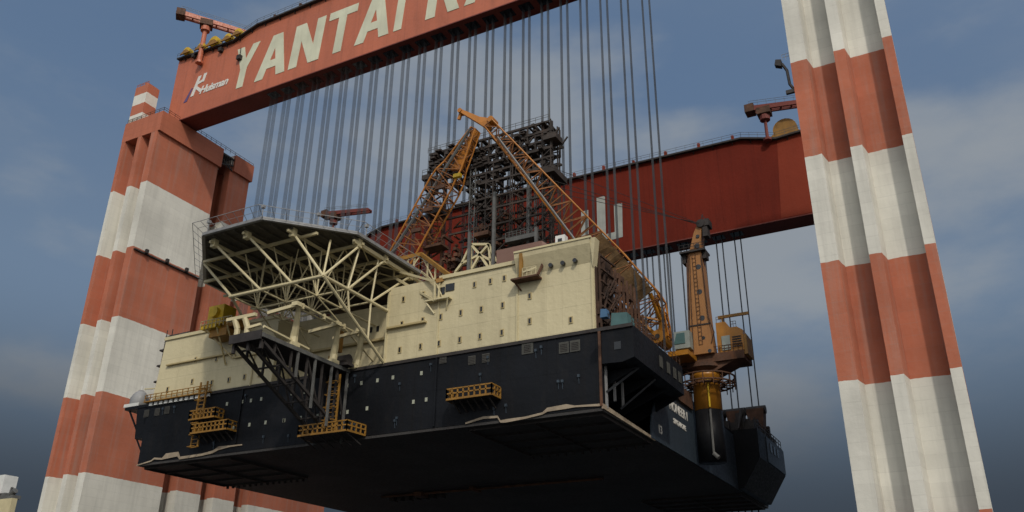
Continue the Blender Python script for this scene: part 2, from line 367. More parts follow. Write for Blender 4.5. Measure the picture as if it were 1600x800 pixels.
# lettering, drawn stroke by stroke in letter units (u right, v up, height 10)
def strokes(ch):
    w = 2.3
    def q(u0, v0, u1, v1): return [(u0, v0), (u0+w, v0), (u1+w, v1), (u1, v1)]
    def h(u0, v0, u1, t=1.75): return [(u0, v0), (u1, v0), (u1, v0+t), (u0, v0+t)]
    if ch == 'Y': return [q(2.9, 0, 2.9, 4.6), [(2.9, 4.4), (5.2, 4.4), (2.6, 10), (0, 10)], [(2.9, 4.4), (5.2, 4.4), (8.3, 10), (5.7, 10)]], 8.3
    if ch == 'A': return [[(0, 0), (2.4, 0), (5.3, 10), (3.0, 10)], [(6.3, 0), (8.8, 0), (5.9, 10), (3.5, 10)], h(2.0, 2.2, 6.8, 1.8)], 8.8
    if ch == 'N': return [q(0, 0, 0, 10), q(5.9, 0, 5.9, 10), [(5.4, 0), (8.0, 0), (2.8, 10), (.2, 10)]], 8.2
    if ch == 'T': return [q(2.9, 0, 2.9, 10), h(0, 8.2, 8.1, 1.8)], 8.1
    if ch == 'I': return [q(0, 0, 0, 10)], 2.3
    if ch == 'R': return [q(0, 0, 0, 10), h(2, 8.2, 6.4), h(2, 4.4, 6.4), [(5.6, 5.2), (7.6, 6.2), (7.6, 8.9), (5.6, 9.9)], [(5.4, 0), (8.1, 0), (5.9, 4.6), (3.4, 4.6)]], 8.1
    if ch == 'F': return [q(0, 0, 0, 10), h(2, 8.2, 7), h(2, 4.4, 6.3)], 7
    if ch == 'L': return [q(0, 0, 0, 10), h(2, 0, 6.8)], 6.8
    if ch == 'E': return [q(0, 0, 0, 10), h(2, 8.2, 7), h(2, 4.2, 6.4), h(2, 0, 7)], 7
    if ch == 'S': return [h(0, 0, 7), h(0, 4.1, 7), h(0, 8.2, 7), [(0, 5), (2.2, 5), (2.2, 9), (0, 9)], [(4.8, 1), (7, 1), (7, 5), (4.8, 5)]], 7
    return [], 3.4
LX = [-119.9, -115.0, -106.2, -97.6, -90.0, -81.0, None, -74.0, -65.8, -55.4, -46.6, -38.0, -29.6, -21.2]
LW = {'Y': (6.3, 8.3), 'A': (7.9, 8.8), 'N': (7.6, 8.2), 'T': (6.9, 8.1), 'I': (1.75, 2.3), 'R': (7.2, 8.1), 'F': (6.4, 7), 'L': (6.2, 6.8), 'E': (6.5, 7), 'S': (6.4, 7)}
for ch, lx in zip('YANTAI RAFFLES', LX):
    if lx is None: continue
    ps, wd = strokes(ch); kx = LW[ch][0]/LW[ch][1]
    off = -2.9*kx if ch in 'Y' else 0
    lb = MB()
    for i, pl in enumerate(ps):
        lb.prism([(lx+off+kx*a+.085*v, 102.93-.003*i, 104.1+v*1.03) for a, v in pl], (0, .065+.003*i, 0))
    lb.build('letter_'+ch.lower(), M['letter'], g1)
# maker's lettering and its emblem on the left end
def flat(px, py, dx, dz, Yp):         # text lying in the XZ plane, facing -Y
    o = P(px, py, 'y', Yp)
    return Matrix(((1, 0, 0, o.x), (0, 0, -1, Yp), (0, 1, 0, o.z), (0, 0, 0, 1)))
lg = text_mesh('maker_name', 'Huisman', 2.55, M['logow'], flat(311, 147, 0, 0, 102.95) @ Matrix.Diagonal((.92, 1, 1, 1)), shear=.35, depth=.04, off=.08, spacing=.95, parent=g1)
em = MB(); o = P(296, 152, 'y', 102.95)
for i, pl in enumerate([[(0.2, 0), (1.1, 0), (2.5, 4.8), (1.6, 4.8)], [(2.9, .4), (3.6, .8), (1.2, 2.7), (.9, 2.1)], [(1.0, 2.4), (3.0, 2.9), (3.1, 3.6), (1.2, 3.1)], [(2.9, 2.9), (3.6, 2.9), (4.1, 5.0), (3.2, 5.0)]]):
    em.prism([(o.x+a, 102.93-.003*i, o.z+v) for a, v in pl], (0, .06, 0))
em.build('emblem', M['logow'], g1)
em = MB(); em.prism([(o.x-1.6, 102.94, o.z-1.0), (o.x-.6, 102.94, o.z-.9), (o.x+.5, 102.94, o.z+2.2), (o.x+.1, 102.94, o.z+2.2)], (0, .05, 0)); em.build('emblem_violet', M['logov'], g1)  # violet stroke of the printed emblem
# characters on the far girder (only these strokes are clear of the ropes)
ch2 = MB()
def bar2(pts):
    ch2.prism([P(x, y, 'y', 149.95) for x, y in pts], (0, .045, 0))
bar2([(908, 331), (919, 328), (920, 374), (908, 377)]); bar2([(932, 309), (945, 306), (947, 374), (934, 377)])
bar2([(959, 320), (972, 317), (973, 370), (961, 373)]); ch2.prism([P(x, y, 'y', 149.945) for x, y in [(946, 366), (962, 362), (962, 373), (946, 376.5)]], (0, .04, 0))
ch2.prism([P(x, y, 'y', 149.945) for x, y in [(918, 372), (934, 369), (934, 377), (918, 380)]], (0, .04, 0))
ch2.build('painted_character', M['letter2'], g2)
# dark fittings on the lettered girder
for px, py in ((345, 82), (374, 90), (302, 94), (318, 104)):
    pass
ft = MB()
for px, py, s in ((345, 78, .45), (374, 90, .5), (303, 88, .35)):
    q = P(px, py, 'y', 102.6); ft.box(q.x-s, q.x+s, 102.2, 102.99, q.z-s, q.z+s); ft.bar(q, q+Vector((0, 0, 2.5)), .12)
ft.build('bracket_lamp', M['black'], g1)
for px, py in ((281, 120), (277, 133)):
    q = P(px, py, 'y', 105); k = MB(); k.box(XL-.9, XL-.02, 104.5, 105.6, q.z-.6, q.z+.6); k.build('end_box', M['black'], g1)
# ---------------------------------------------------------------- service jibs and winches on the girders
def jib(label, o, sgn, L_=17, mt='soffit', rot=0):
    """girder service crane: pedestal, horizontal twin boom and hook leg. o = foot on the girder, sgn = side of the long end"""
    t = thing('service_crane', label, 'service crane', o, 'small service cranes on the girders'); x, y, z = o
    def turn(ob): ob.matrix_parent_inverse = Matrix.Rotation(rot, 4, 'Z') ; return ob
    b = MB(); lo = 4.2 if mt == 'girder' else .3; b.tube((x, y, z-lo), (x, y, z+4.6), .55 if lo > 1 else .32, 10, .5 if lo > 1 else .3); b.tube((x, y, z+4.2), (x, y, z+5.2), 1.0, 10); b.tube((x, y, z-lo-.1), (x, y, z-lo+.4), .8, 8); b.build('post', M['girder'] if mt == 'girder' else M['soffit'], t)
    b = MB(); z1 = z+5.2; ex = x+sgn*L_; sx = x-sgn*(5.5 if mt == 'girder' else 2.6)
    b.prism([(sx, y-.8, z1+1.6), (ex, y-.8, z1-.2), (ex, y-.8, z1+.55), (sx, y-.8, z1+2.7)], (0, .4, 0))
    b.prism([(sx, y+.5, z1+1.6), (ex, y+.5, z1-.2), (ex, y+.5, z1+.55), (sx, y+.5, z1+2.7)], (0, .4, 0))
    for k in range(8):
        f = k/7; xx = sx+(ex-sx)*f; zz = z1+1.6+(-1.8)*f; b.bar((xx, y-.6, zz+.5), (xx, y+.7, zz+.5), .3)
    turn(b.build('boom', M['girder'] if mt == 'girder' else M['soffit'], t))
    b = MB(); b.box(sx-sgn*.0-.9, sx+.9, y-1.1, y+1.2, z1+1.3, z1+3.0); b.box(x-1.3, x+1.3, y-1.1, y+1.2, z1+.2, z1+1.6); turn(b.build('counterweight', M['rusty'], t))
    b = MB(); b.rail([(sx, y-.9, z1+2.7), (ex, y-.9, z1+.6)], 1., 1.8, .03); turn(b.build('handrail', M['grey'], t))
    return t
q = P(318, 62, 'y', 102.2)
jib('orange service crane on a post at the left end of the lettered girder', (q.x, 102.2, 118.3), 1, 12, 'girder', math.radians(47))
q = P(1200, 205, 'y', 149)
jib('dark red service crane on the right end of the far girder, beside the right tower', (q.x-.3, 149.2, 90.8), 1, 11)
q = P(520, 350, 'y', 149)
jib('dark red service crane on the far girder, just above the helideck', (q.x, 149.2, 92.4), 1, 11)
def winch(label, o, r=1.5, n=1, mt='yellow'):
    t = thing('winch', label, 'winch', o, 'winches and sheaves on the girders'); x, y, z = o
    b = MB(); b.tube((x, y-.6, z+r*.8), (x, y+.6, z+r*.8), r, 20); b.tube((x, y-.75, z+r*.8), (x, y+.75, z+r*.8), r*.35, 10); b.build('drum', M[mt], t)
    b = MB(); b.prism([(x-r*1.5, y-.9, z), (x+r*1.5, y-.9, z), (x+r*.4, y-.9, z+r*.95), (x-r*.4, y-.9, z+r*.95)], (0, .25, 0)); b.prism([(x-r*1.5, y+.65, z), (x+r*1.5, y+.65, z), (x+r*.4, y+.65, z+r*.95), (x-r*.4, y+.65, z+r*.95)], (0, .25, 0)); b.build('frame', M['ochre'], t)
    return t
def topz(x, zt): # height of girder top near the left end
    xs = profile(0, zt, XL, XR)[::-1]; xs = xs[:4]
    for (a, za), (b_, zb) in zip(xs, xs[1:]):
        if a <= x <= b_: return za+(zb-za)*(x-a)/(b_-a)
    return zt
for px, lb in ((306, 'small yellow winch nearest the left end of the lettered girder'), (327, 'yellow winch right of the orange service crane post'), (345, 'largest yellow winch, before the hump of the lettered girder'), (366, 'yellow winch under the tip of the orange service crane'), (380, 'last yellow winch before the lettered girder rises')):
    q = P(px, 72, 'y', 104.2); winch(lb, (q.x, 102.6, topz(q.x, 118.9)+.2), 1.0 if px != 345 else 1.3)
q = P(1228, 208, 'y', 151); winch('large amber winch wheel on the right end of the far girder', (q.x, 151, 91.0), 2.3, mt='ochre')
# ---------------------------------------------------------------- hoisting ropes
ords = ['right-hand end', 'second', 'third', 'fourth', 'fifth', 'sixth', 'seventh', 'eighth', 'ninth', 'tenth', 'eleventh', 'twelfth', 'thirteenth', 'fourteenth', 'fifteenth', 'sixteenth', 'seventeenth', 'eighteenth', 'nineteenth', 'twentieth', 'twenty-first', 'twenty-second', 'left-hand end']
for gi, (yr, zt, zb, gname) in enumerate(((105.3, 101.2, 36, 'lettered'), (152.3, 73.6, 39, 'far dark'))):
    for i, x in enumerate(NX):
        for j, dx in enumerate((.58, -.58)):
            r = MB()
            for k in range(7):           # one fall = seven strands side by side
                r.tube((x+dx+.02*(k % 2), yr-.42+.14*k, zt+.05), (x+dx+.02*(k % 2), yr-.42+.14*k, zb), .027, 5, cap=False)
            o = r.build('hoist_rope', M['rope'])
            where = ('%s pair from the right' % ords[i]) if 0 < i < NR-1 else ('%s pair' % ords[i])
            tag(o, '%s dark rope of the %s, under the %s girder' % ('right' if j == 0 else 'left', where, gname), 'rope', 'hoist ropes of the gantry crane')
# ---------------------------------------------------------------- the rig hull
YH, XHL, XHR, ZB, ZD = 87.0, -108.4, -35.5, 24.3, 33.7
hull = thing('rig_hull', 'dark navy box hull of the drilling rig hanging from the ropes', 'rig hull', (-72, 125, ZB))
b = MB()
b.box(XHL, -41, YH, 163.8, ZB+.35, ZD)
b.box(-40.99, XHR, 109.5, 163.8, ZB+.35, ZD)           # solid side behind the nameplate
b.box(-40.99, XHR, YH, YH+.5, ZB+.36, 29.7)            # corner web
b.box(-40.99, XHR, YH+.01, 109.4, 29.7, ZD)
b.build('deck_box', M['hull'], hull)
b = MB(); b.box(XHL+.05, XHR-.05, YH+.05, 163.7, ZB, ZB+.34)
b.build('bottom_plate', M['bottom'], hull)
# bottom framing, column roots and the central slot
for (xa, xb, ya, yb) in ((-108, -91, 88, 104), (-53, -36, 88, 104), (-108, -91, 146, 163), (-53, -36, 146, 163)):
    b = MB()
    for s in range(5):
        yy = ya+(yb-ya)*s/4; b.box(xa, xb, yy-.06, yy+.06, ZB-.28, ZB-.003)
    for s in (0, 2, 4):
        xx = xa+(xb-xa)*s/4; b.box(xx-.06, xx+.06, ya+.07, yb-.07, ZB-.34, ZB-.004)
    for s in range(14):
        b.box(xa+1.2*s, xa+1.2*s+.2, yb+.3, yb+.7, ZB-.55, ZB-.003)
    b.build('column_root', M['black'], hull)
b = MB(); b.prism([(-92.3, 121.4, ZB-.02), (-90.5, 120.8, ZB-.02), (-50.5, 121, ZB-.02), (-48.9, 121.9, ZB-.02), (-51.5, 126, ZB-.02), (-91.8, 126.2, ZB-.02)], (0, 0, .016)); b.build('pipe_slot', M['black'], hull)
b = MB(); b.tube((-91, 123, ZB-.25), (-50.5, 123, ZB-.25), .2, 8); b.box(-84, -82.5, 122.2, 124.4, ZB-.7, ZB-.03); b.box(-73, -72.3, 121.6, 124.4, ZB-.6, ZB-.03); b.build('drain_pipe', M['rusty'], hull)
b = MB()
for i in range(7): b.box(-90.5+i*1.6, -89.6+i*1.6, 124.5, 125.9, ZB-.8, ZB-.03)
b.build('pipe_clamp', M['black'], hull)
# pale primer strips left along the cut lower edges
def strip(name, pts, y, th=.10):
    k = MB()
    for (xa, za, ha), (xb, zb, hb) in zip(pts, pts[1:]):
        k.prism([(xa, y, za-ha*.6), (xb, y, zb-hb*.6), (xb, y, zb+hb*.7), (xa, y, za+ha*.7)], (0, th, 0))
    return k.build(name, M['primer'], hull)
strip('edge_strip', [(-52.9, 24.7, .16), (-50.5, 25.1, .22), (-48.6, 25.0, .2), (-48.2, 24.4, .2), (-47.5, 24.4, .3), (-45, 24.5, .2), (-42.8, 24.75, .2), (-42.2, 25.1, .35), (-39.8, 25.2, .4), (-38.8, 25.1, .15), (-37, 25.0, .18), (-35.5, 24.9, .22)], YH-.13)
strip('edge_strip', [(-108.4, 24.4, .12), (-105.5, 24.8, .16), (-105, 25.1, .2), (-103.4, 24.9, .2), (-102.7, 25.2, .6), (-100.3, 25.3, .5), (-99.8, 24.7, .3), (-95.5, 24.8, .25), (-93.5, 25.0, .3), (-92.5, 25.4, .4), (-90.5, 25.5, .16), (-88.2, 25.5, .12)], YH-.13)
k = MB()
k.prism([(XHR-.1, YH-.1, 24.5), (XHR-.1, 103.5, 24.3), (XHR-.1, 103.5, 24.62), (XHR-.1, YH-.1, 25.05)], (.22, 0, 0)); k.build('edge_strip', M['primer'], hull)
# overhanging sponson over the recess, with its brackets
b = MB(); b.prism([(-40.9, YH+.02, ZD), (-31.6, YH+.02, ZD-.1), (-31.6, YH+.02, 29.9), (-33.0, YH+.02, 29.5), (-35.45, YH+.02, 29.6)][1:]+[(-35.45, YH+.02, ZD-.02)], (0, 17.5, 0))
b.build('sponson', M['hull'], hull)
b = MB(); b.box(-33.9, -33.1, YH-.03, YH+.0, 31.0, 31.9); b.build('square_port', M['glass'], hull)
b = MB()
for yy in (89.5, 94.5, 99.5, 104):
    b.prism([(-40.8, yy, 29.4), (-32.2, yy, 29.5), (-40.8, yy, 25.6)], (0, .3, 0))
b.bar((-35.4, 88.0, 26.6), (-32.4, 90.3, 29.6), .25); b.bar((-35.4, 92.0, 25.6), (-32.2, 95.4, 29.6), .22)
b.build('bracket', M['hull'], hull)
for y, za, zb in ((90.5, 26.2, 29), (93, 26.2, 29), (88, 24.8, 29.6)): b = MB(); b.box(-35.6, -35.35, y, y+.25, za, zb); b.build('draught_post', M['galv'], hull)
for y in (95.5, 98.2, 100.6, 102.6): b = MB(); b.box(-31.585, -31.5, y, y+1.0, 31.1, 32.5); b.build('sponson_port', M['dim'], hull)
# blue-grey side with curved forward edge
cur = [(109.5, 31.6)]+[(109.5-7.6*math.sin(t*math.pi/16)**1.0, 31.6-7.2*(1-math.cos(t*math.pi/16))) for t in range(1, 9)]
cur = [(y, z) for y, z in cur]
b = MB(); b.prism([(XHR+.02, y, z) for y, z in cur]+[(XHR+.02, 145, 24.4), (XHR+.02, 145, ZD-.5), (XHR+.02, 109.5, ZD-.5)], (.16, 0, 0)); b.build('side_plate', M['hullb'], hull)
b = MB(); b.box(XHR+.19, XHR+.5, 106, 119.5, 31.9, ZD+.5); b.build('bulwark', M['rusty'], hull)
def side_text(name, body, size, y, z, off=.02):   # lying in the YZ plane, reading away from the viewer
    mw = Matrix(((0, 0, 1, XHR+.22), (1, 0, 0, y), (0, 1, 0, z), (0, 0, 0, 1)))
    return text_mesh(name, body, size, M['logow'], mw, depth=.03, off=off, parent=hull)
side_text('rig_name', 'PIONEER I', 1.75, 109.6, 29.85, .04)
side_text('port_of_registry', 'SINGAPORE', 1.0, 111.0, 28.2, .02)
side_text('draught_mark', '13', 1.5, 104.6, 25.6, .03)
# stern sponson tapering inwards
b = MB(); b.prism([(XHR+.02, 142.5, 24.5), (-34.4, 142.5, 24.5), (-31.4, 142.5, 29.2), (-31.4, 142.5, 33.9), (XHR+.02, 142.5, 33.9)], (0, 18.5, 0))
b.build('sponson', M['hull'], hull)
b = MB(); b.box(-31.38, -31.25, 148, 161, 29.4, 33.6); b.prism([(-31.4, 161.02, 29.2), (-31.4, 161.02, 33.7), (-35, 161.02, 33.7), (-35, 161.02, 26)], (0, .1, 0)); b.build('end_plate', M['hullb'], hull)
for y in (150, 152.5, 155): b = MB(); b.box(-31.24, -31.15, y, y+1.2, 31.4, 32.9); b.build('sponson_port', M['glass'], hull)
b = MB(); b.rail([(-31.6, 143, 33.9), (-31.6, 161, 33.9)], 1.4, 1.8, .06)
for i in range(26):
    y = 142+random.random()*19; x = -32-random.random()*5; h = .8+random.random()*3; b.box(x-.4, x+.4, y-.4, y+.5, 33.9, 33.9+h)
for i in range(12):
    y = 142+random.random()*17; b.bar((-33-random.random()*3, y, 34), (-33-random.random()*3, y+random.random()*3, 37.5), .22)
b.box(-36.5, -32.2, 144, 160, 33.91, 35.6)
b.build('stern_gear', M['black'], hull)
# left-hand overhanging deck edge
b = MB(); b.box(-114.2, XHL+.0, YH+.5, 97, 33.3, 33.75); b.prism([(-111.5, YH+.6, 33.29), (-108.42, YH+.6, 33.29), (-108.42, YH+.6, 28.6), (-110.8, YH+.6, 28.6)], (0, 9, 0)); b.bar((-113.4, YH+.8, 33.2), (-110.9, YH+.8, 29.9), .2); b.bar((-110.9, YH+.8, 29), (-108.6, YH+.8, 26), .18)
b.build('deck_wing', M['hull'], hull)
b = MB(); b.rail([(-108.8, YH-.5, 33.75), (-95.5, YH-.5, 33.75)], 1.0, 1.1, .06); b.box(-108.8, -95.4, YH-.7, YH-.01, 33.6, 33.75); b.build('walkway_rail', M['ochre'], hull)
b = MB()
for i in range(12): b.box(-107.9+i*1.05, -107.3+i*1.05, YH-.35, YH-.02, 33.1, 33.55)
b.build('deck_lamp_row', M['white'], hull)
b = MB(); b.box(XHL+12, XHR+3.9, YH-.18, YH-.005, ZD-.28, ZD+.12); b.build('deck_edge_fender', M['black'], hull)
for x in (-89.6, -57.5, -35.75): 
    b = MB(); b.box(x, x+.28, YH-.2, YH-.005, ZB+.5 if x > -80 else 25.8, ZD-.3); b.build('vertical_pipe', M['hull'] if x < -36 else M['rusty'], hull)
def plaque(px, py, w_, h_, name, mt, y=YH, par=None, d=.08):
    q = P(px, py, 'y', y); k = MB(); k.box(q.x-w_/2, q.x+w_/2, y-d, y-.004, q.z-h_/2, q.z+h_/2); return k.build(name, mt, par)
Z4 = lambda x, y: (440+x/4, 500+y/4)
Z28 = lambda x, y: (180+x/2.857, 480+y/2.857)
Z42 = lambda x, y: (600+x/4.211, 370+y/4.211)
for p in [Z4(*q) for q in ((15, 628), (120, 612), (227, 600), (375, 577), (412, 575), (535, 553), (410, 410), (500, 395), (600, 378), (697, 360), (875, 333), (825, 512), (905, 498))]+[Z28(*q) for q in ((500, 432), (568, 422), (607, 417), (653, 410), (530, 537), (600, 525), (672, 515), (755, 506), (790, 385), (848, 378))]:
    f = plaque(*p, .34, .5, 'porthole', M['pale'], par=hull)
for p in [Z4(*q) for q in ((1010, 245), (1190, 252), (1277, 238))]+[Z42(*q) for q in ((945, 735), (1185, 730), (1258, 718))]+[Z28(*q) for q in ((140, 475), (188, 468), (232, 460))]:
    big = p[0] > 800; q = P(*p, 'y', YH)
    f = plaque(*p, 1.5 if p[0] > 810 and p[0] < 850 else (1.25 if big else 1.0), 1.35 if big else 1.1, 'vent_grille', M['dim'], par=hull)
    k = MB()
    for i in range(5): k.box(q.x-.45, q.x+.45, YH-.12, YH-.085, q.z-.45+i*.2, q.z-.38+i*.2)
    k.build('grille_slat', M['black'], f)
rr = random.Random(77)
for i in range(26):            # small welded eye plates and pipe stubs scattered over the shell
    x = rr.uniform(-107, -37); z = rr.choice((26.2, 28.4, 30.6, 32.6))+rr.uniform(-.3, .3)
    k = MB(); k.box(x-.14, x+.14, YH-.22, YH-.004, z-.16, z+.16); k.bar((x, YH-.1, z-.16), (x, YH-.03, z-.9), .07); k.build('eye_plate', M['hullb'], hull)
# ---------------------------------------------------------------- accommodation block
acc = thing('accommodation_block', 'cream plated accommodation block with rows of small windows on the deck of the rig', 'living quarters', (-72, YH, ZD))
b = MB(); b.box(-107.2, -84.5, YH, 99, ZD+.01, 43.6); b.prism([(-107.2, YH+.02, ZD+.01), (-107.9, YH+.02, ZD+.01), (-107.6, YH+.02, 37), (-107.2, YH+.02, 43)], (0, 8, 0))
b.box(-84.49, -65.6, YH+4, 99, ZD+.01, 43.9)
b.box(-65.59, -40.2, YH, 99, ZD+.01, 44.2); b.box(-40.19, -36.1, YH, 92.6, ZD+.01, 44.2); b.build('wall', M['cream'], acc)
b = MB(); b.prism([(-46.2, YH-.01, 42.2), (-46.2, YH-.01, 44.9), (-46.2, YH-1.0, 44.9), (-46.2, YH-.9, 44.3)], (10.1, 0, 0)); b.prism([(-36.08, YH-.9, 44.9), (-35.4, YH-.9, 44.9), (-36.08, YH-.3, 41.5)], (0, 1.3, 0)); b.build('flared_bulwark', M['cream'], acc)
for q in ((-107.3, -84.4, YH-.22, YH-.005, 43.25, 43.75), (-57.5, -46.25, YH-.25, YH-.005, 43.9, 44.4), (-46.2, -35.9, YH-1.1, YH-.8, 44.9, 45.15)):
    b = MB(); b.box(*q); b.build('roof_ledge', M['creams'], acc)
for q in ((-65.2, -59.2, YH-.5, YH-.005, 38.3, 38.55), (-105.8, -92.5, YH-.4, YH-.005, 39.0, 39.2), (-92, -84.6, YH-.4, YH-.005, 38.2, 38.4), (-84.3, -66, YH+3.4, YH+3.995, 38.6, 38.9)):
    b = MB(); b.box(*q); b.build('wall_ledge', M['creamd'], acc)
for x in (-65.55, -57.6, -36.4, -46.3): b = MB(); b.box(x, x+.25, YH-.15, YH-.004, ZD+.02, 43.8 if x < -50 else 44.2); b.build('corner_post', M['creams'], acc)
b = MB(); b.tube((-88.2, YH-.2, ZD), (-88.2, YH-.2, 38), .12); b.build('vent_pipe', M['creams'], acc)
for p in [Z42(*q) for q in ((105, 745), (242, 722), (363, 702), (500, 678), (633, 655), (777, 630), (960, 555), (1230, 548), (120, 575), (257, 550), (375, 527), (507, 500), (642, 477), (782, 450), (960, 390), (130, 412), (260, 380), (597, 315), (702, 293), (793, 273))]+[Z28(*q) for q in ((360, 235), (453, 232), (345, 332), (432, 338), (508, 325), (578, 312), (645, 300), (235, 368))]:
    f = plaque(*p, .5, .85, 'window', M['creamd'], par=acc, d=.10)
    k = plaque(*p, .27, .62, 'pane', M['glass'], par=f, d=.125)
for p in [Z42(*q) for q in ((1095, 187), (1175, 172), (1255, 155))]:
    q = P(*p, 'y', YH-.52); k = MB(); k.tube((q.x, q.y-.12, q.z), (q.x, q.y+.3, q.z), .27, 12); k.build('round_window', M['glass'], acc)
for p in (Z4(755, 28), Z4(560, 62), Z4(602, 55)): plaque(*p, .4, .8, 'window', M['glass'], par=acc, y=YH if p[0] > 600 else YH+4)
# open black ports by the small roof frame
b = MB(); q = P(690, 455, 'y', YH); b.box(q.x-.7, q.x+.5, YH-.1, YH-.005, q.z-.5, q.z+.5); q = P(704, 449, 'y', YH); b.box(q.x-.7, q.x+.6, YH-.1, YH-.005, q.z-.5, q.z+.5); b.build('open_port', M['glass'], acc)
# mooring shelf near the open ports
b = MB(); q = P(690, 470, 'y', YH); b.box(q.x-2, q.x+1.6, YH-.9, YH-.005, q.z-.1, q.z+.1); b.bar((q.x-2, YH-.8, q.z), (q.x-1, YH-.05, q.z-1.6), .18); b.bar((q.x+1.4, YH-.8, q.z), (q.x+.8, YH-.05, q.z-1.4), .18); b.build('shelf', M['creams'], acc)
# doors' rusty end wall with pipes (side that faces right)
b = MB()
rr = random.Random(11)
for i in range(4):
    y = YH+.9+i*1.3; b.bar((-35.7, y, ZD+.05), (-35.7, y, 44.1-rr.random()*2), .22)
for i in range(6):
    z = 35.2+i*1.6; b.bar((-35.5, YH+.8, z), (-35.5, 92.5, z-.4+rr.random()), .2)
for i in range(10):
    y = YH+1+rr.random()*3; z = 34.5+rr.random()*7; b.bar((-35.4, y, z), (-35.4, y+1.5+rr.random()*2, z+1.5+rr.random()*2), .16)
for i in range(14):
    y = YH+.5+rr.random()*3.6; z = 34+rr.random()*8.5; b.box(-36.05, -35.5-rr.random()*.3, y, y+.5+rr.random()*1.6, z, z+.4+rr.random()*1.2)
b.build('end_pipework', M['rust2'], acc)
b = MB(); b.box(-36.09, -36.02, YH+.3, 92.5, ZD+.02, 44.1); b.build('end_wall', M['rust2'], acc)
# hanging escape platform on the wall
ep = thing('escape_platform', 'small rusty ladder platform hooked on the cream wall near its upper edge', 'platform', tuple(P(823, 425, 'y', YH-.5)))
q = P(825, 436, 'y', YH-.6)
b = MB(); b.box(q.x-2.0, q.x+1.6, YH-1.4, YH-.02, q.z-.12, q.z+.1); b.bar((q.x-1.8, YH-1.2, q.z), (q.x-1.2, YH-.05, q.z-1.1), .15); b.bar((q.x+1.6, YH-1.2, q.z), (q.x+1.8, YH-.3, q.z+1.6), .25); b.bar((q.x+1.8, YH-.3, q.z+1.6), (q.x+.9, YH-.2, q.z+3.6), .2); b.build('platform', M['rusty'], ep)
b = MB(); b.box(q.x-1.0, q.x-.6, YH-1.1, YH-.7, q.z+.1, q.z+3.4); b.build('post', M['ochre'], ep)
b = MB(); b.rail([(q.x-.4, YH-1.3, q.z+.1), (q.x+1.4, YH-1.3, q.z+.1)], 1.1, .6, .05); b.bar((q.x-.3, YH-1.2, q.z+.7), (q.x+1.4, YH-1.2, q.z+1.0), .25); b.build('rail', M['creams'], ep)
# ---------------------------------------------------------------- helideck
hd = thing('helideck', 'eight-sided helideck with dark underside on a cream tubular truss', 'helideck', (-78, 84, 48))
octo = [(-82.3, 69.6), (-72.4, 69.6), (-64.6, 78.2), (-64.4, 92), (-72.5, 100.5), (-84, 100.5), (-94.2, 92), (-93.8, 81)]
b = MB(); b.prism([(x, y, 48.2) for x, y in octo], (0, 0, .35)); 
for i in range(17):            # deck planks seen from below
    x = -93.2+i*1.75
    ys = 69.9 if -82 < x < -73 else (69.9+(abs(x+82) if x < -82 else (x+73)*1.05))
    b.box(x-.12, x+.12, ys, 92, 47.9, 48.19)
b.build('deck_plate', M['plate'], hd)
def loop(z, s=1.0): return [(-79+(x+79)*s, 85+(y-85)*s, z) for x, y in octo]
b = MB(); lp = loop(48.35, 1.004)
for a, c in zip(lp, lp[1:]+lp[:1]): b.bar(a, c, .42)
b.build('rim', M['galv'], hd)
b = MB()                                  # perimeter net frames
lo, hi = loop(48.5, 1.01), loop(49.3, 1.115)
n = len(lo)
for i in range(n):
    a, c, d, e = map(Vector, (lo[i], lo[(i+1)%n], hi[(i+1)%n], hi[i]))
    b.bar(d, e, .06); b.bar(a.lerp(e, .5), c.lerp(d, .5), .035)
    for k in range(9):
        f = k/8; b.bar(a.lerp(c, f), e.lerp(d, f), .05)
b.build('safety_net', M['galv'], hd)
GX = (-65.1, -70.6, -76.1, -81.7, -87.2); GY = (74.6, 79.7, 85.0, 90.6)
ZT = 47.55; ZL = 41.0
b = MB()
def xspan(y):
    xl = -82.3-(y-69.6)*1.0 if y < 81 else -94; xr = -72.4+(y-69.6)*.9 if y < 78.2 else -64.6
    return xl, xr
for y in GY:
    xl, xr = xspan(y); b.bar((xl, y, ZT), (xr, y, ZT), .34)
for x in GX:
    ys = 70.2 if -82.4 < x < -72.4 else (70.2+abs(x+82.4) if x < -82.4 else 70.2+(x+72.4)*1.1)
    b.bar((x, ys, ZT-.02), (x, 96, ZT-.02), .32)
b.bar((-65.2, 78.5, ZT-.05), (-65.2, 92, ZT-.05), .5)
b.build('floor_beam', M['creams'], hd)
tp = lambda x, y: Vector((x, y, ZT-.1))
lw = lambda x, y, z=ZL: Vector((x, y, z))
def brace(nm, p, q, r): 
    k = MB(); k.tube(p, q, r*.85, 8); return k.build(nm, M['creams'], hd)
B4, B3, B2, B1 = lw(-65.5, 73.8), lw(-70.4, 73.8), lw(-75.4, 73.8), lw(-80.3, 73.8)
brace('chord', lw(-80.6, 73.8), B4, .27)
brace('chord', B4, lw(-65.5, 87), .27)
for x in (-70.4, -75.4, -80.3): brace('chord', lw(x, 73.8), lw(x, 91), .15)
for y in (78.5, 83.3): brace('chord', lw(-65.5, y), lw(-81, y), .15)
brace('strut', B4, Vector((-65.45, 87, ZD+.1)), .25); brace('strut', B1, Vector((-85, 87, 36)), .2)
for p, q_ in ((tp(-70.6, 73.4), B4), (tp(-76.1, 71.2), B3), (tp(-81.7, 71.2), B2), (tp(-87.6, 75.0), B1)): brace('strut', p, q_, .21)
for p, q_ in ((tp(-65.1, 79.7), B4), (tp(-65.1, 85), lw(-65.5, 78.5)), (tp(-65.1, 91), lw(-65.5, 83.3))): brace('strut', p, q_, .19)
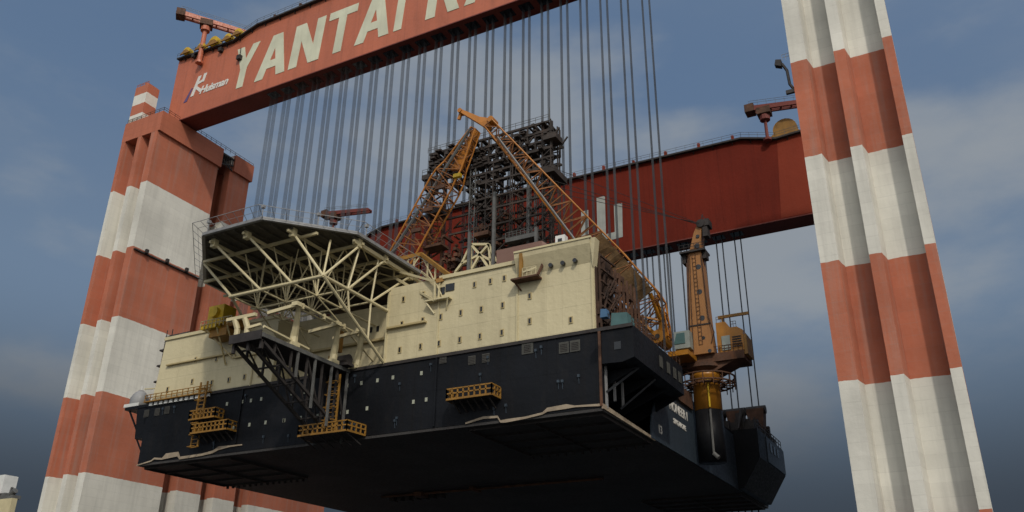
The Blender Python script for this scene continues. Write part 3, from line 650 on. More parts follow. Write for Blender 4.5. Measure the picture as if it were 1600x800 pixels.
for p, q_ in ((B4, tp(-67.6, 76.8)), (lw(-65.5, 78.5), tp(-65.4, 80)), (lw(-65.5, 83.3), tp(-65.4, 84)), (lw(-65.5, 83.3), lw(-65.5, 83.3, 35.9)), (lw(-65.5, 78.5), lw(-65.5, 79.2, 38.2))): brace('strut', p, q_, .16)
for x in (-70.4, -75.4, -80.3):
    for y in (78.5, 83.3):
        for dx, dy in ((-2.4, 1.4), (2.4, 1.4), (0, -3.4), (0, 0)):
            k = brace('strut', lw(x, y), tp(x+dx*1.05, y+dy), .11)
brace('strut', lw(-80.3, 78.5), lw(-84.3, 90.5, 38), .13); brace('strut', lw(-75.4, 78.5), lw(-79, 90.9, 35.5), .13); brace('strut', lw(-70.4, 78.5), lw(-70.4, 90.9, 36), .13)
for (x, y) in ((-73, 77), (-78.5, 77), (-84, 79.7), (-68, 82.4), (-73.3, 82.4), (-78.8, 82.4), (-84.4, 85), (-68, 88), (-73.4, 88), (-79, 88), (-90, 85)):
    nx = min((-65.5, -70.4, -75.4, -80.3), key=lambda a: abs(a-x)); ny = min((73.8, 78.5, 83.3), key=lambda a: abs(a-y))
    brace('strut', lw(nx, ny), tp(x, y), .09)
k = MB()
for i in range(12):
    for (xa, xb, ya, yb) in ((-65.1-i*2.6, -65.1-(i+1)*2.6, 79.7, 85), (-65.1-(i+1)*2.6, -65.1-i*2.6, 85, 90.6)):
        if xb > -93: k.bar((xa, ya, ZT+.1), (xb, yb, ZT+.1), .13)
k.build('floor_bracing', M['creams'], hd)
brace('strut', B2, tp(-78, 85), .12); brace('strut', B3, tp(-73, 85), .12)
for x, y in ((-70.6, 73.2), (-76.1, 71), (-81.7, 71), (-65.2, 79.4), (-65.2, 85), (-65.2, 91)):
    k = MB(); k.box(x-.35, x+.35, y-.35, y+.35, 47.0, 48.15); k.build('node_box', M['creams'], hd)
# antenna bundles and lamps on the rim
for x, y in ((-82, 69.8), (-72.8, 69.8), (-68, 74.6), (-64.6, 80)):
    k = MB(); k.tube((x, y, 48.6), (x, y, 50.0), .07, 6); k.box(x-.2, x+.2, y-.2, y+.2, 50, 50.4); k.build('deck_light', M['galv'], hd)
# right-hand access bridge from the helideck to the roof
br = thing('access_bridge', 'yellow topped open frame walkway between the helideck and the cream block', 'walkway', (-61, 88, 45))
a = [P(617, 406, 'y', 89), P(658, 397, 'y', 93), P(706, 433, 'y', 88), P(680, 440, 'y', 86.2)]
b = MB()
for p, q_ in zip(a, a[1:]): b.bar(p, q_, .5)
b.build('top_beam', M['ochre'], br)
b = MB(); dn = Vector((0, 0, -2.6))
for p, q_ in zip(a, a[1:]):
    b.bar(p+dn, q_+dn, .24)
    for f in (0, .25, .5, .75, 1): b.bar(p.lerp(q_, f), p.lerp(q_, f)+dn, .2)
    b.bar(p, p.lerp(q_, .5)+dn, .16); b.bar(p.lerp(q_, .5)+dn, q_, .16)
b.bar(a[0]+dn*.6, a[3], .3); b.bar(a[0]+dn, a[3]+dn, .3)
b.build('frame', M['creams'], br)
# ---------------------------------------------------------------- lifeboat platform with davits
lp_ = thing('lifeboat_platform', 'black lifeboat platform sticking out from the hull on a deep bracket truss', 'platform', (-73, 80, 33.6))
b = MB(); b.box(-75.8, -71.0, 70.6, 86.99, 33.15, 33.75); b.box(-75.9, -70.9, 70.4, 70.59, 32.9, 34.0); b.build('platform', M['black'], lp_)
b = MB(); b.box(-70.98, -70.75, 70.6, 86.9, 33.2, 33.7); b.build('edge_beam', M['grey'], lp_)
b = MB()
for x in (-75.5, -73.2, -71.2):
    b.bar((x, 71, 32.9), (x, 86.95, 25.3), .34)
    b.bar((x, 71, 33.0), (x, 71, 31.9), .34)
    for k in range(5):
        y = 73.2+k*2.9; zb = 32.9-(y-71)*.477; b.bar((x, y, 33.1), (x, y, zb), .24)
        if k % 2 == 0: b.bar((x, y, 33.1), (x, y+2.6, 32.9-(y+2.6-71)*.477), .18)
for k in range(6):
    y = 72+k*2.9; zb = 32.9-(y-71)*.477; b.bar((-75.5, y, zb), (-71.2, y, zb), .2)
b.build('bracket_truss', M['black'], lp_)
b = MB()
for y in (77, 80.2, 83.4, 86.6): b.bar((-70.95, y, 33.6), (-70.95, y, 32.9-(y-71)*.477-(1.5 if y > 79 else 0)), .26)
b.build('hanger', M['grey'], lp_)
dav = thing('davit', 'cream curved davit arm rising from the outer part of the lifeboat platform', 'davit', (-71, 76, 33.8), 'cream davits on the lifeboat platform')
def dpath(y, h=1.0):
    k = MB(); pts = [Vector((-71.3, y, 33.7)), Vector((-71.2, y-.1, 35.0*h+33.7*(1-h))), Vector((-70.7, y-.5, 33.7+2.5*h)), Vector((-69.9, y-1.3, 33.7+4.0*h)), Vector((-69.3, y-2.1, 33.7+4.6*h))]
    rs = [.55, .5, .42, .34, .25]
    for (p, q_, r0, r1) in zip(pts, pts[1:], rs, rs[1:]): k.tube(p, q_, r0, 8, r1)
    return k
dpath(76.3).build('arm', M['creams'], dav)
b = MB(); b.box(-71.9, -70.8, 75.6, 77.0, 33.75, 34.2); b.build('foot', M['creams'], dav)
b = MB(); b.box(-69.9, -69.0, 73.7, 74.6, 37.9, 38.4); b.bar((-69.4, 74, 38), (-73.4, 73.6, 37.5), .4); b.build('head', M['creams'], dav)
for i, (dy, lb) in enumerate(((7.6, 'cream curved davit arm beside the hull, inner one on the lifeboat platform'), (11.0, 'cream curved davit arm standing against the wall behind the lifeboat platform'))):
    c = copy_tree(dav); c.location = Vector(dav.location)+Vector((0 if i == 0 else 1.2, dy, 0)); c['label'] = lb
dv2 = thing('davit', 'cream double davit frame at the outer left corner of the lifeboat platform', 'davit', (-75, 71.8, 33.8), 'cream davits on the lifeboat platform')
b = MB()
for x in (-75.6, -74.0): b.path([(x, 71.2, 33.7), (x, 71.2, 35.0), (x-.3, 70.9, 36.1)], .36, 8)
b.build('arm', M['creams'], dv2)
b = MB(); b.bar((-77.2, 70.9, 36.3), (-72.8, 71.1, 36.4), .4); b.bar((-74, 71, 34.8), (-72.2, 71.5, 35.2), .3); b.build('head', M['creams'], dv2)
rlb = MB(); rlb.path([(-69.3, 74.2, 38.3), (-69.3, 80.5, 38.2)], .22); rlb.path([(-69.3, 80.5, 38.2), (-69.3, 88, 38.1)], .16); rlb.path([(-71.2, 71, 34.6), (-71.2, 79, 34.2)], .2)
for y in (75, 79, 83, 86): rlb.box(-69.5, -69.1, y-.15, y+.15, 37.8, 38.5)
tag(rlb.build('davit_rail', M['creams']), 'long cream rail running along the davit heads towards the wall', 'rail')
yg = MB(); yg.box(-74.5, -73.9, 88, 88.7, 37.0, 40.0); yg.box(-76.5, -75.5, 89, 90, 34, 37); tag(yg.build('boat_cradle', M['ochre']), 'ochre steel boat cradle in the recess under the helideck', 'cradle')
wnch = MB(); wnch.tube((-71.5, 85.6, 34.6), (-70.0, 85.6, 34.6), .7, 12); wnch.box(-71.7, -69.8, 85.0, 86.4, 33.76, 34.1); tag(wnch.build('davit_winch', M['black']), 'black davit winch at the hull end of the lifeboat platform', 'winch')
# ---------------------------------------------------------------- yellow access baskets
def basket(label, x0, x1, z, depth=2.2, wedge=.0, group='yellow access baskets on the hull side', h=1.25, post=.10):
    t = thing('access_basket', label, 'basket', ((x0+x1)/2, YH-depth/2, z), group)
    y0 = YH-depth
    b = MB(); b.prism([(x0, YH-.02, z), (x0+wedge, y0, z), (x1-wedge, y0, z), (x1, YH-.02, z)], (0, 0, .12)); 
    for k in range(6): x = x0+.6+(x1-x0-1.2)*k/5; b.bar((x, y0+.4, z-.05), (x, YH-.05, z-1.0), .16)
    b.build('floor', M['black'], t)
    b = MB(); pl = [(x0, YH-.1, z+.12), (x0+wedge, y0, z+.12), (x1-wedge, y0, z+.12), (x1, YH-.1, z+.12)]
    b.rail(pl, h, .75, post)
    for p, q_ in zip(pl, pl[1:]): b.bar(p, q_, .24)
    b.build('guard_rail', M['ochre'], t); return t
basket('yellow railed basket alone on the dark hull, right of the middle', P(699, 625, 'y', 85)[0], P(769, 622, 'y', 85)[0], P(730, 622, 'y', 84.8)[2])
bk2 = basket('yellow railed basket at the foot of the orange ladder under the lifeboat platform', P(466, 682, 'y', 84)[0], P(547, 680, 'y', 84)[0], P(505, 678, 'y', 83.6)[2], 3.4, .3)
bk3 = basket('upper yellow basket on the left ladder of the hull', P(297, 655, 'y', 85.6)[0], P(337, 650, 'y', 85.6)[0], P(318, 655, 'y', 85.6)[2], 1.6)
bk4 = basket('lower yellow basket on the left ladder of the hull, wider than the one above it', P(300, 678, 'y', 85.4)[0], P(357, 668, 'y', 85.4)[0], P(325, 676, 'y', 85.4)[2], 1.9)
def ladder(label, x, y, z0, z1, w_=1.3):
    t = thing('ladder', label, 'ladder', (x, y, z0))
    b = MB(); b.bar((x-w_/2, y, z0), (x-w_/2, y, z1), .2); b.bar((x+w_/2, y, z0), (x+w_/2, y, z1), .2); b.build('rail', M['ochre'], t)
    b = MB(); n_ = int((z1-z0)/.55)
    for i in range(n_): b.bar((x-w_/2, y, z0+i*.55), (x+w_/2, y, z0+i*.55), .1)
    b.build('rungs', M['ochre'], t)
    b = MB()
    for i in range(0, n_, 3): z = z0+i*.55; b.path([(x-w_/2, y, z), (x-w_/2, y-.7, z), (x+w_/2, y-.7, z), (x+w_/2, y, z)], .07, 4)
    b.build('cage', M['ochre'], t); return t
ladder('ochre caged ladder on the left part of the hull, linking the two baskets', P(304, 650, 'y', 86.2)[0]+.9, 86.2, 25.8, 35.2)
ladder('orange caged ladder above the basket under the lifeboat platform', P(515, 640, 'y', 84.5)[0], 84.9, 24.9, 32.5, 1.7)
# ---------------------------------------------------------------- small gear on the left deck
mt_ = thing('radar_drum', 'grey white drum with a cone cap on the left deck corner', 'drum', (-110.8, 90, 33.75))
q = P(219, 622, 'y', 89)
b = MB(); b.lathe((q.x, 89, 33.76), [(1.3, 0), (1.4, .6), (1.4, 1.6), (1.0, 2.3), (.35, 2.9)], 20); b.build('drum', M['galv'], mt_, True)
b = MB(); b.box(q.x-1.6, q.x+1.6, 87.6, 87.72, 33.8, 34.3); b.tube((q.x, 89, 36.6), (q.x, 89, 37.4), .1); b.build('skirt', M['white'], mt_)
am = thing('ladder_mast', 'thin galvanised ladder mast left of the cream block', 'mast', (-109, 88, 33.75))
b = MB()
xm = P(247, 590, 'y', 88)[0]
for dx in (0, 1.3): b.bar((xm+dx, 88, 33.75), (xm+dx*.9+.2, 88, 45.5), .1)
for i in range(11): b.bar((xm, 88, 34.5+i), (xm+1.3, 88, 34.5+i), .06)
for z in (37, 39.5, 42): b.box(xm-.2, xm+2.1, 87.5, 88.6, z, z+.25)
b.build('mast', M['black'], am)
b = MB(); b.bar((xm-2.5, 88, 36.4), (xm+3, 88, 36.0), .18); b.rail([(xm+.5, 87.6, 36), (xm+4, 87.6, 36)], 1, 1, .04); b.build('boom', M['creams'], am)
for i, (px, ln) in enumerate(((275, .9), (291, .8))):
    q = P(px, 517, 'y', 88.5); k = MB(); k.tube((q.x-ln, 88.5, 44.3), (q.x+ln, 88.5, 44.3), .5, 12); k.box(q.x-ln*.6, q.x+ln*.6, 88.1, 88.9, 43.6, 43.9)
    tag(k.build('roof_pipe', M['black']), ['dark pipe end lying on the left roof corner of the cream block', 'dark pipe end on the left roof, second from the corner'][i], 'pipe', 'dark pipes on the left roof')
ym = thing('rescue_boat_crane', 'bright yellow rescue boat crane left of the helideck truss', 'crane', (-95, 86, 41))
q = P(348, 505, 'y', 85.5)
b = MB(); b.box(q.x-1.8, q.x+1.2, 84.2, 86.6, q.z-.6, q.z+2.4); b.box(q.x-2.4, q.x+.5, 83.8, 86.6, q.z-1.2, q.z-.61); b.tube((q.x-.2, 84.2, q.z+1.2), (q.x-.2, 83.6, q.z+1.2), .8, 12); b.build('body', M['yellow'], ym)
b = MB(); b.box(q.x+.6, q.x+3.6, 84.8, 87, q.z-1.0, q.z+.2); b.box(q.x-1.2, q.x+2.2, 84.4, 86.9, q.z-2.4, q.z-1.25); b.build('winch_box', M['ochre'], ym)
b = MB(); b.rail([(q.x-2.4, 83.7, q.z-1.2), (q.x+3.6, 83.7, q.z-1.2)], 1.2, .8, .06); b.bar((q.x-1.6, 84, q.z-1.2), (q.x+1.6, 86.9, q.z-5.2), .18); b.bar((q.x+2.6, 84, q.z-1.2), (q.x+2.2, 86.9, q.z-5.2), .18); b.bar((q.x+.6, 84, q.z-1.2), (q.x+.4, 86.9, q.z-6), .18); b.build('frame', M['creamd'], ym)
# ---------------------------------------------------------------- deck cranes
def lattice(p, q_, w0, wm, w1, depth, nseg, chord, lace, prof=None, bow=0):
    """four-chord lattice boom between p and q_ : returns (chords, lacing)"""
    p = Vector(p); q_ = Vector(q_); d = (q_-p).normalized(); side = Vector((0, 1, 0)); nrm = d.cross(side).normalized()
    if nrm.z < 0: nrm = -nrm
    def wid(t):
        if prof:
            for (ta, wa), (tb_, wb) in zip(prof, prof[1:]):
                if t <= tb_: return wa+(wb-wa)*(t-ta)/(tb_-ta)
        return w0+(wm-w0)*min(1, t/.16) if t < .16 else (wm if t < .72 else wm+(w1-wm)*(t-.72)/.28)
    ch, lc = MB(), MB(); prev = None
    for i in range(nseg+1):
        t = i/nseg; c = p.lerp(q_, t)+nrm*bow*min(1, t/.12)*max(0, 1-t); h = wid(t)/2; dp = depth/2*(1 if .1 < t < .8 else .65)
        c4 = [c+nrm*h*a+side*dp*b_ for a, b_ in ((1, -1), (1, 1), (-1, 1), (-1, -1))]
        for k in range(4): lc.bar(c4[k], c4[(k+1)%4], lace)
        if prev:
            for k in range(4):
                ch.tube(prev[k], c4[k], chord, 6)
                lc.bar(prev[k], c4[(k+1)%4], lace) if i % 2 else lc.bar(prev[(k+1)%4], c4[k], lace)
        prev = c4
    return ch, lc, nrm
cr = thing('deck_crane', 'big orange pedestal crane on the right side of the hull, boom raised to the left', 'crane', (-33.2, 121, 24.5))
b = MB(); b.lathe((-33.2, 121, 24.6), [(1.95, 0), (1.95, 7.2)], 28); b.build('pedestal_foot', M['hull'], cr, True)
b = MB(); b.lathe((-33.2, 121, 31.8), [(1.97, 0), (1.97, 4.4), (2.3, 4.8), (2.3, 5.2), (1.9, 5.6), (1.9, 6.6)], 28); b.build('pedestal', M['amber'], cr, True)
b = MB(); b.tube((-32.4, 118.95, 25.4), (-32.4, 118.95, 31.6), .17, 8); b.tube((-32.4, 118.95, 25.4), (-31.7, 118.7, 24.7), .3, 8); b.build('drain_pipe', M['grey'], cr)
b = MB(); b.tube((-32.4, 118.95, 31.9), (-32.4, 118.95, 36.0), .14, 8); b.build('feed_pipe', M['yellow'], cr)
b = MB()
for R_, z in ((4.0, 35.6), (4.1, 36.6)): b.ring((-33.2, 121, z), R_, .14, 18)
b.ring((-33.2, 121, 35.6), 2.6, .22, 18)
for i in range(18):
    t = i*math.pi/9; b.bar((-33.2+math.cos(t)*4.05, 121+math.sin(t)*4.05, 34.9), (-33.2+math.cos(t)*4.1, 121+math.sin(t)*4.1, 36.6), .12); b.bar((-33.2+math.cos(t)*2, 121+math.sin(t)*2, 35.5), (-33.2+math.cos(t)*4, 121+math.sin(t)*4, 35.5), .16)
b.build('gallery', M['rusty'], cr)
b = MB(); b.prism([(-38.2, 119, 38.4), (-26.9, 119, 38.4), (-26.9, 119, 39.6), (-38.2, 119, 39.6)], (0, 4.6, 0)); b.prism([(-36.5, 119.4, 38.39), (-28.4, 119.4, 38.39), (-31.2, 119.4, 37.2), (-35.0, 119.4, 37.2)], (0, 3.8, 0)); b.lathe((-33.2, 121, 37.3), [(2.0, 0), (2.9, .5), (2.9, 1.0)], 24); b.build('slewing_platform', M['rusty'], cr)
b = MB(); b.rail([(-38.2, 118.9, 39.6), (-31, 118.9, 39.6)], 1.1, .9, .05); b.build('handrail', M['rusty'], cr)
b = MB(); b.prism([(-30.6, 119.2, 39.61), (-26.8, 119.2, 39.61), (-26.8, 119.2, 42.6), (-27.6, 119.2, 43.2), (-28.6, 119.2, 43.2), (-29.2, 119.2, 44.2), (-30.6, 119.2, 44.2)], (0, 3.8, 0)); b.build('machine_house', M['amber'], cr)
b = MB(); b.rail([(-30.5, 119.3, 44.2), (-29.3, 119.3, 44.2)], .9, .5, .035); b.rail([(-28.5, 119.3, 43.2), (-27.7, 119.3, 43.2)], .9, .4, .035); b.rail([(-30.9, 119.0, 39.6), (-27.0, 119.0, 39.6)], 1.0, .7, .04); b.build('house_rail', M['rusty'], cr)
b = MB()
for i in range(5): b.box(-28.4, -27.1, 119.12, 119.19, 40.2+i*.35, 40.38+i*.35)
b.build('louvre', M['black'], cr)
b = MB(); b.path([(-31.2, 118.3, 41), (-30.6, 118.0, 42.4), (-31.3, 118.2, 45), (-31.55, 118.2, 55)], .09, 5); b.path([(-33.9, 118.3, 40), (-33.7, 118.25, 47), (-33.3, 118.25, 55.4)], .06, 5)
for i in range(22): b.bar((-33.0, 118.3, 41+i*.65), (-32.5, 118.3, 41+i*.65), .05)
b.bar((-33.0, 118.3, 41), (-33.0, 118.3, 55.4), .06); b.bar((-32.5, 118.3, 41), (-32.5, 118.3, 55.4), .06); b.build('mast_ladder_and_hose', M['rusty'], cr)
b = MB(); b.box(-29.9, -28.7, 119.05, 119.19, 39.9, 42.0); b.build('machine_house_door', M['cabp'], cr)
b = MB(); b.box(-27.2, -26.4, 119.3, 122.6, 39.0, 41.9); b.box(-30.4, -25.9, 120, 120.3, 45.1, 45.5); b.bar((-29.8, 120.1, 44.2), (-29.8, 120.1, 45.2), .2); b.build('counterweight', M['ochre'], cr)
# mast: tapering plated leg pair with round openings
b = MB(); b.prism([(-34.3, 118.4, 39.6), (-31.0, 118.4, 39.6), (-31.25, 118.4, 44), (-31.6, 118.4, 55.6), (-33.5, 118.4, 55.6), (-34.15, 118.4, 44)], (0, 1.9, 0))
b.prism([(-33.4, 118.5, 55.9), (-31.7, 118.5, 55.9), (-31.2, 118.5, 59.8), (-31.9, 118.5, 60.1), (-32.5, 118.5, 58.9)], (0, 1.7, 0)); b.build('mast', M['mast'], cr)
b = MB(); b.prism([(-34.7, 118.6, 40), (-34.32, 118.6, 40), (-34.17, 118.6, 44), (-33.52, 118.6, 55.6), (-34.0, 118.6, 55.6)], (0, 1.6, 0)); b.build('mast_side', M['rusty'], cr)
for px, py in ((1091, 417), (1093, 456), (1097, 497), (1090, 369), (1089, 384), (1099, 528), (1109, 548)):
    q = P(px, py, 'y', 118.4); k = MB(); k.tube((q.x, 118.37, q.z), (q.x, 118.46, q.z), .42 if py > 380 and py < 520 else .28, 12); k.build('mast_opening', M['glass'], cr)
b = MB(); b.box(-34.8, -30.9, 117.9, 120.8, 55.6, 55.89); b.rail([(-34.8, 117.9, 55.9), (-30.9, 117.9, 55.9)], 1, .8, .04); b.box(-34.6, -33.9, 118.6, 120, 54.2, 55.59); b.box(-31.5, -30.9, 118.6, 120, 54.5, 55.59); b.box(-34.3, -31.0, 118.3, 118.39, 43.9, 44.1); b.build('mast_platform', M['black'], cr)
b = MB(); b.tube((-31.3, 118.2, 60.2), (-31.3, 120.4, 60.2), .65, 12); b.box(-31.2, -30.0, 118.3, 120.2, 59.7, 60.8); b.bar((-31.6, 119, 60), (-31.0, 119, 62), .12); b.bar((-30.2, 119, 60.5), (-31.2, 119, 61.9), .1); b.box(-31.1, -30.3, 118.4, 119.8, 58.0, 59.6); b.build('mast_head', M['black'], cr)
b = MB(); b.box(-36.2, -33.9, 116.8, 118.3, 40.3, 42.9); b.build('cab', M['cabp'], cr)
b = MB(); b.prism([(-36.3, 116.72, 41), (-34.6, 116.72, 41), (-34.6, 116.72, 42.6), (-35.8, 116.72, 42.6)], (0, .07, 0)); b.build('cab_window', M['teal'], cr)
FOOT = P(1040, 533, 'y', 111.0); TY = 92.0; TIP = P(767, 196, 'y', TY)
ch, lc, nrm = lattice(FOOT, TIP, 1.8, 3.5, 1.5, 2.4, 26, .13, .13, [(0, 1.6), (.14, 4.4), (.34, 4.3), (.62, 3.0), (1.01, 1.4)], 1.5)
ch.build('boom', M['orange'], cr); lc.build('boom_lacing', M['lace'], cr)
b = MB(); tp2 = P(721, 175, 'y', TY-1.2); tp3 = P(750, 190, 'y', TY-.5)
b.prism([TIP+Vector((.6, -.5, .7)), TIP+Vector((-.4, -.5, -.7)), tp3+Vector((0, -.5, -.5)), tp2+Vector((0, -.5, -.25)), tp2+Vector((.1, -.5, .25)), tp3+Vector((.2, -.5, .5))], (0, .9, 0)); b.tube(tp2+Vector((0, -.6, 0)), tp2+Vector((0, .6, 0)), .36, 10); b.tube(TIP+Vector((.3, -.8, .6)), TIP+Vector((.3, .8, .6)), .5, 10); b.bar(tp2, tp2+Vector((-.4, 0, -1.2)), .4); b.build('boom_head', M['orange'], cr)
b = MB(); b.tube(FOOT+Vector((-.5, -1.9, .2)), FOOT+Vector((-.5, 1.9, .2)), .95, 14); 
u_ = (TIP-FOOT).normalized()
for yy in (-1.0, 1.0):
    f0 = FOOT+Vector((0, yy, 0)); b.prism([f0-nrm*.8, f0+nrm*.8, f0+u_*2.6+nrm*1.5, f0+u_*1.2, f0+u_*2.6-nrm*.8], (0, .15, 0))
    b.bar(f0+u_*2.2+nrm*1.3, f0+u_*6+nrm*2.6, .4); b.bar(f0+u_*2-nrm*.6, f0+u_*6-nrm*1.2, .4); b.bar(f0+u_*2.2+nrm*1.3, f0+u_*5-nrm*1.0, .25)
b.box(-36.6, -33.6, 114.6, 118.5, 38.6, 39.3); b.build('boom_foot', M['amber'], cr)
b = MB(); b.tube(FOOT+Vector((-.5, -2.0, .2)), FOOT+Vector((-.5, -1.88, .2)), .35, 10); b.build('boom_pin', M['black'], cr)
d = TIP-FOOT                                   # service pipe and tarpaulin along the lower chord
b = MB(); b.tube(FOOT+d*.20-nrm*1.2+Vector((0, -1.35, 0)), FOOT+d*.93-nrm*.2+Vector((0, -1.25, 0)), .16, 6); b.build('service_pipe', M['galv'], cr)
b = MB()
n_ = 14; pa = FOOT+d*.15+nrm*3.2+Vector((0, -1.35, 0)); pb = FOOT+d*.42+nrm*2.6+Vector((0, -1.35, 0)); rr = random.Random(4)
tpz = [pa.lerp(pb, i/n_)+Vector((0, rr.uniform(-.15, .15), 0)) for i in range(n_+1)]
bt = [p-nrm*(3.0+rr.uniform(-.4, .5))+Vector((0, rr.uniform(-.3, .3), 0)) for p in tpz]
for i in range(n_): b.add([tpz[i], tpz[i+1], bt[i+1], bt[i], tpz[i]+Vector((0, .05, 0)), tpz[i+1]+Vector((0, .05, 0)), bt[i+1]+Vector((0, .05, 0)), bt[i]+Vector((0, .05, 0))], [(0, 1, 2, 3), (7, 6, 5, 4), (0, 4, 5, 1), (3, 2, 6, 7)])
b.build('tarpaulin', M['net'], cr)
b = MB()
for k, f in ((-.5, .62), (0, .66), (.5, .70)): b.tube((-31.3, 119+k, 60.3), FOOT+d*f+nrm*2.0+Vector((0, k, 0)), .045, 5)
b.tube((-31.3, 119.6, 60.5), FOOT+d*.78+nrm*2, .04, 5); b.build('luffing_rope', M['black'], cr)
# second crane
c2_ = thing('deck_crane', 'rust streaked lattice crane behind the helideck, boom tip below the big boom head', 'crane', (-83, 103, ZD))
b = MB(); b.lathe((-83, 102.5, ZD), [(1.8, 0), (1.8, 10.2), (2.6, 10.8), (2.6, 11.6)], 24); b.build('pedestal', M['amber'], c2_, True)
b = MB(); b.box(-86, -80, 100.6, 104.4, 45.3, 47.0); b.build('machine_house', M['amber'], c2_)
F2 = P(583, 495, 'y', 101.5); T2 = P(743, 203, 'y', 98.5)
ch, lc, nrm2 = lattice(F2, T2, 2.8, 5.0, .9, 2.2, 20, .15, .14)
ch.build('boom', M['orange'], c2_); lc.build('boom_lacing', M['lace'], c2_)
d2 = T2-F2
b = MB(); b.tube(F2+d2*.1+nrm2*2.3+Vector((0, -1.3, 0)), F2+d2*.99+nrm2*.4+Vector((0, -.7, 0)), .3, 6, .24); b.build('upper_chord', M['grey'], c2_)
b = MB(); b.prism([F2+d2*.78+nrm2*.6, F2+d2*1.0+nrm2*.6, F2+d2*1.0-nrm2*.6, F2+d2*.8-nrm2*1.3], (0, .5, 0)); b.build('boom_head', M['orange'], c2_)
for f in (.45, .56, .68): b = MB(); c = F2+d2*f-nrm2*.6; b.box(c.x-.9, c.x+.8, c.y-1.6, c.y-1.2, c.z-.3, c.z+.3); b.rail([(c.x-.9, c.y-1.6, c.z+.3), (c.x+.8, c.y-1.6, c.z+.3)], .9, .6, .04); b.build('boom_box', M['rusty'], c2_)
k = MB(); q = P(716, 275, 'y', 97.2); k.box(q.x-.7, q.x+.5, 96.8, 97.4, q.z-.3, q.z+.3); k.build('yellow_block', M['yellow'], c2_)
# ---------------------------------------------------------------- drilling substructure
DK = 103.0/124.0        # size of the derrick against its first survey
dr = thing('derrick', 'dark drilling derrick of stacked trusses and columns in the middle of the rig', 'derrick', (-58, 101, ZD))
YD0, YD1 = 121.8, 125.3
rr = random.Random(21)
fr_ = MB(); 
def hbeam(mb, xa, xb, z, w_, y): mb.box(xa, xb, y-w_/2, y+w_/2, z-w_/2, z+w_/2)
def lvl(px, py): return P(px, py, 'y', 124)
top = MB()
for y in (YD0, YD1):
    for z, xa, xb, w_ in ((88.8, -84.3, -58.4, .42), (86.9, -84.3, -57.6, .5), (84.9, -84.6, -57.2, .4), (83.2, -84.0, -57.8, .5), (81.3, -77, -57.6, .4), (79.3, -73, -58, .35)):
        hbeam(top, xa, xb, z, w_, y)
    for i in range(17):
        x = -84+i*1.63; top.bar((x, y, 83.2), (x, y, 88.8), .3); top.bar((x, y, 85), (x+1.6, y, 86.9), .25)
for i in range(90):
    x = rr.uniform(-84, -58.5); z = rr.uniform(82.6, 88.8); top.box(x-rr.uniform(.1, .6), x+rr.uniform(.1, .6), YD0-.5-rr.random(), YD0+rr.random()*3, z, z+rr.uniform(.15, .6))
for i in range(24):
    x = rr.uniform(-78, -58.5); z = rr.uniform(78.6, 83); top.box(x-.5, x+.5, YD0, YD0+2, z, z+rr.uniform(.4, 1.4))
for k in range(14): 
    x = -84+k*1.95; top.bar((x, YD0, 88.8), (x, YD1, 88.8), .3)
top.box(-59.4, -57.0, YD0-1, YD1+1, 77.6, 78.8); top.box(-59.2, -56.6, YD0-1, YD0+2, 84.5, 85.6); top.box(-85.5, -83.8, YD0-.6, YD1, 83.2, 84.2)
top.v = [tuple(c*DK for c in v) for v in top.v]; top.build('crown_truss', M['derrick'], dr)
r_ = MB(); r_.rail([(-84.5, YD0-.4, 89), (-58.2, YD0-.4, 89)], 1.1, 1.4, .04); r_.rail([(-85.4, YD0-.6, 84.2), (-82, YD0-.6, 84.2)], 1.1, 1, .04); r_.bar((-58.3, YD0, 89), (-58.3, YD0, 91.6), .16); r_.v = [tuple(c*DK for c in v) for v in r_.v]; r_.build('handrail', M['grey'], dr)
for xc, w_, zt_, mt in ((-58.9, 1.7, 89.2, 'black'), (-70.6, 1.5, 84, 'black'), (-74.2, 1.1, 84, 'grey'), (-66.0, .45, 82, 'black'), (-62.6, .35, 80, 'grey')):
    for y in (YD0+.3, YD1-.3):
        c = MB(); h_ = w_/2; z = 48.0; lw_ = .13+.05*w_
        for a in (-h_, h_):
            for e in (-.4, .4): c.bar((xc+a, y+e, ZD/DK), (xc+a, y+e, zt_), lw_)
        while z < zt_-1.2:
            c.bar((xc-h_, y-.4, z), (xc+h_, y-.4, z+1.2), lw_*.7); c.bar((xc+h_, y-.4, z+1.2), (xc-h_, y-.4, z+2.4), lw_*.7) if z+2.4 < zt_ else None
            c.bar((xc-h_, y, z), (xc+h_, y, z), lw_*.8); z += 2.4
        c.v = [tuple(q*DK for q in v) for v in c.v]; c.build('column', M['derrick'] if mt == 'black' else M[mt], dr)
mid = MB()
for y in (YD0, YD1):
    for z, xa, xb in ((76.0, -78, -59), (73.6, -80, -58.6), (70.2, -79, -59), (67.0, -76, -59), (63.5, -76, -59), (58, -76, -59)): hbeam(mid, xa, xb, z, .34, y)
    xs = [-74.2, -70.6, -66, -62.6, -58.9]
    for xa, xb in zip(xs, xs[1:]):
        for za, zb in ((76, 79), (73.2, 76), (67, 70.2), (70.2, 73.2), (63.5, 67), (58, 63.5)):
            if rr.random() < .5: mid.bar((xa, y, za), (xb, y, zb), .17)
            if rr.random() < .25: mid.bar((xb, y, za), (xa, y, zb), .15)
for i in range(130):
    x = rr.choice((rr.gauss(-72.2, 1.8), rr.gauss(-72.2, 1.8), rr.uniform(-76, -59))); z = rr.uniform(58, 82); s = rr.uniform(.1, .34); mid.box(x-s, x+s, YD0+rr.uniform(-.8, 1), YD0+rr.uniform(1.2, 3), z-s*.6, z+s)
for i in range(12):
    x = rr.gauss(-71, 3); mid.bar((x, YD0+rr.uniform(0, 4), rr.uniform(60, 68)), (x+rr.uniform(-.5, .5), YD0+2, rr.uniform(74, 82)), .16)
lowb = MB()
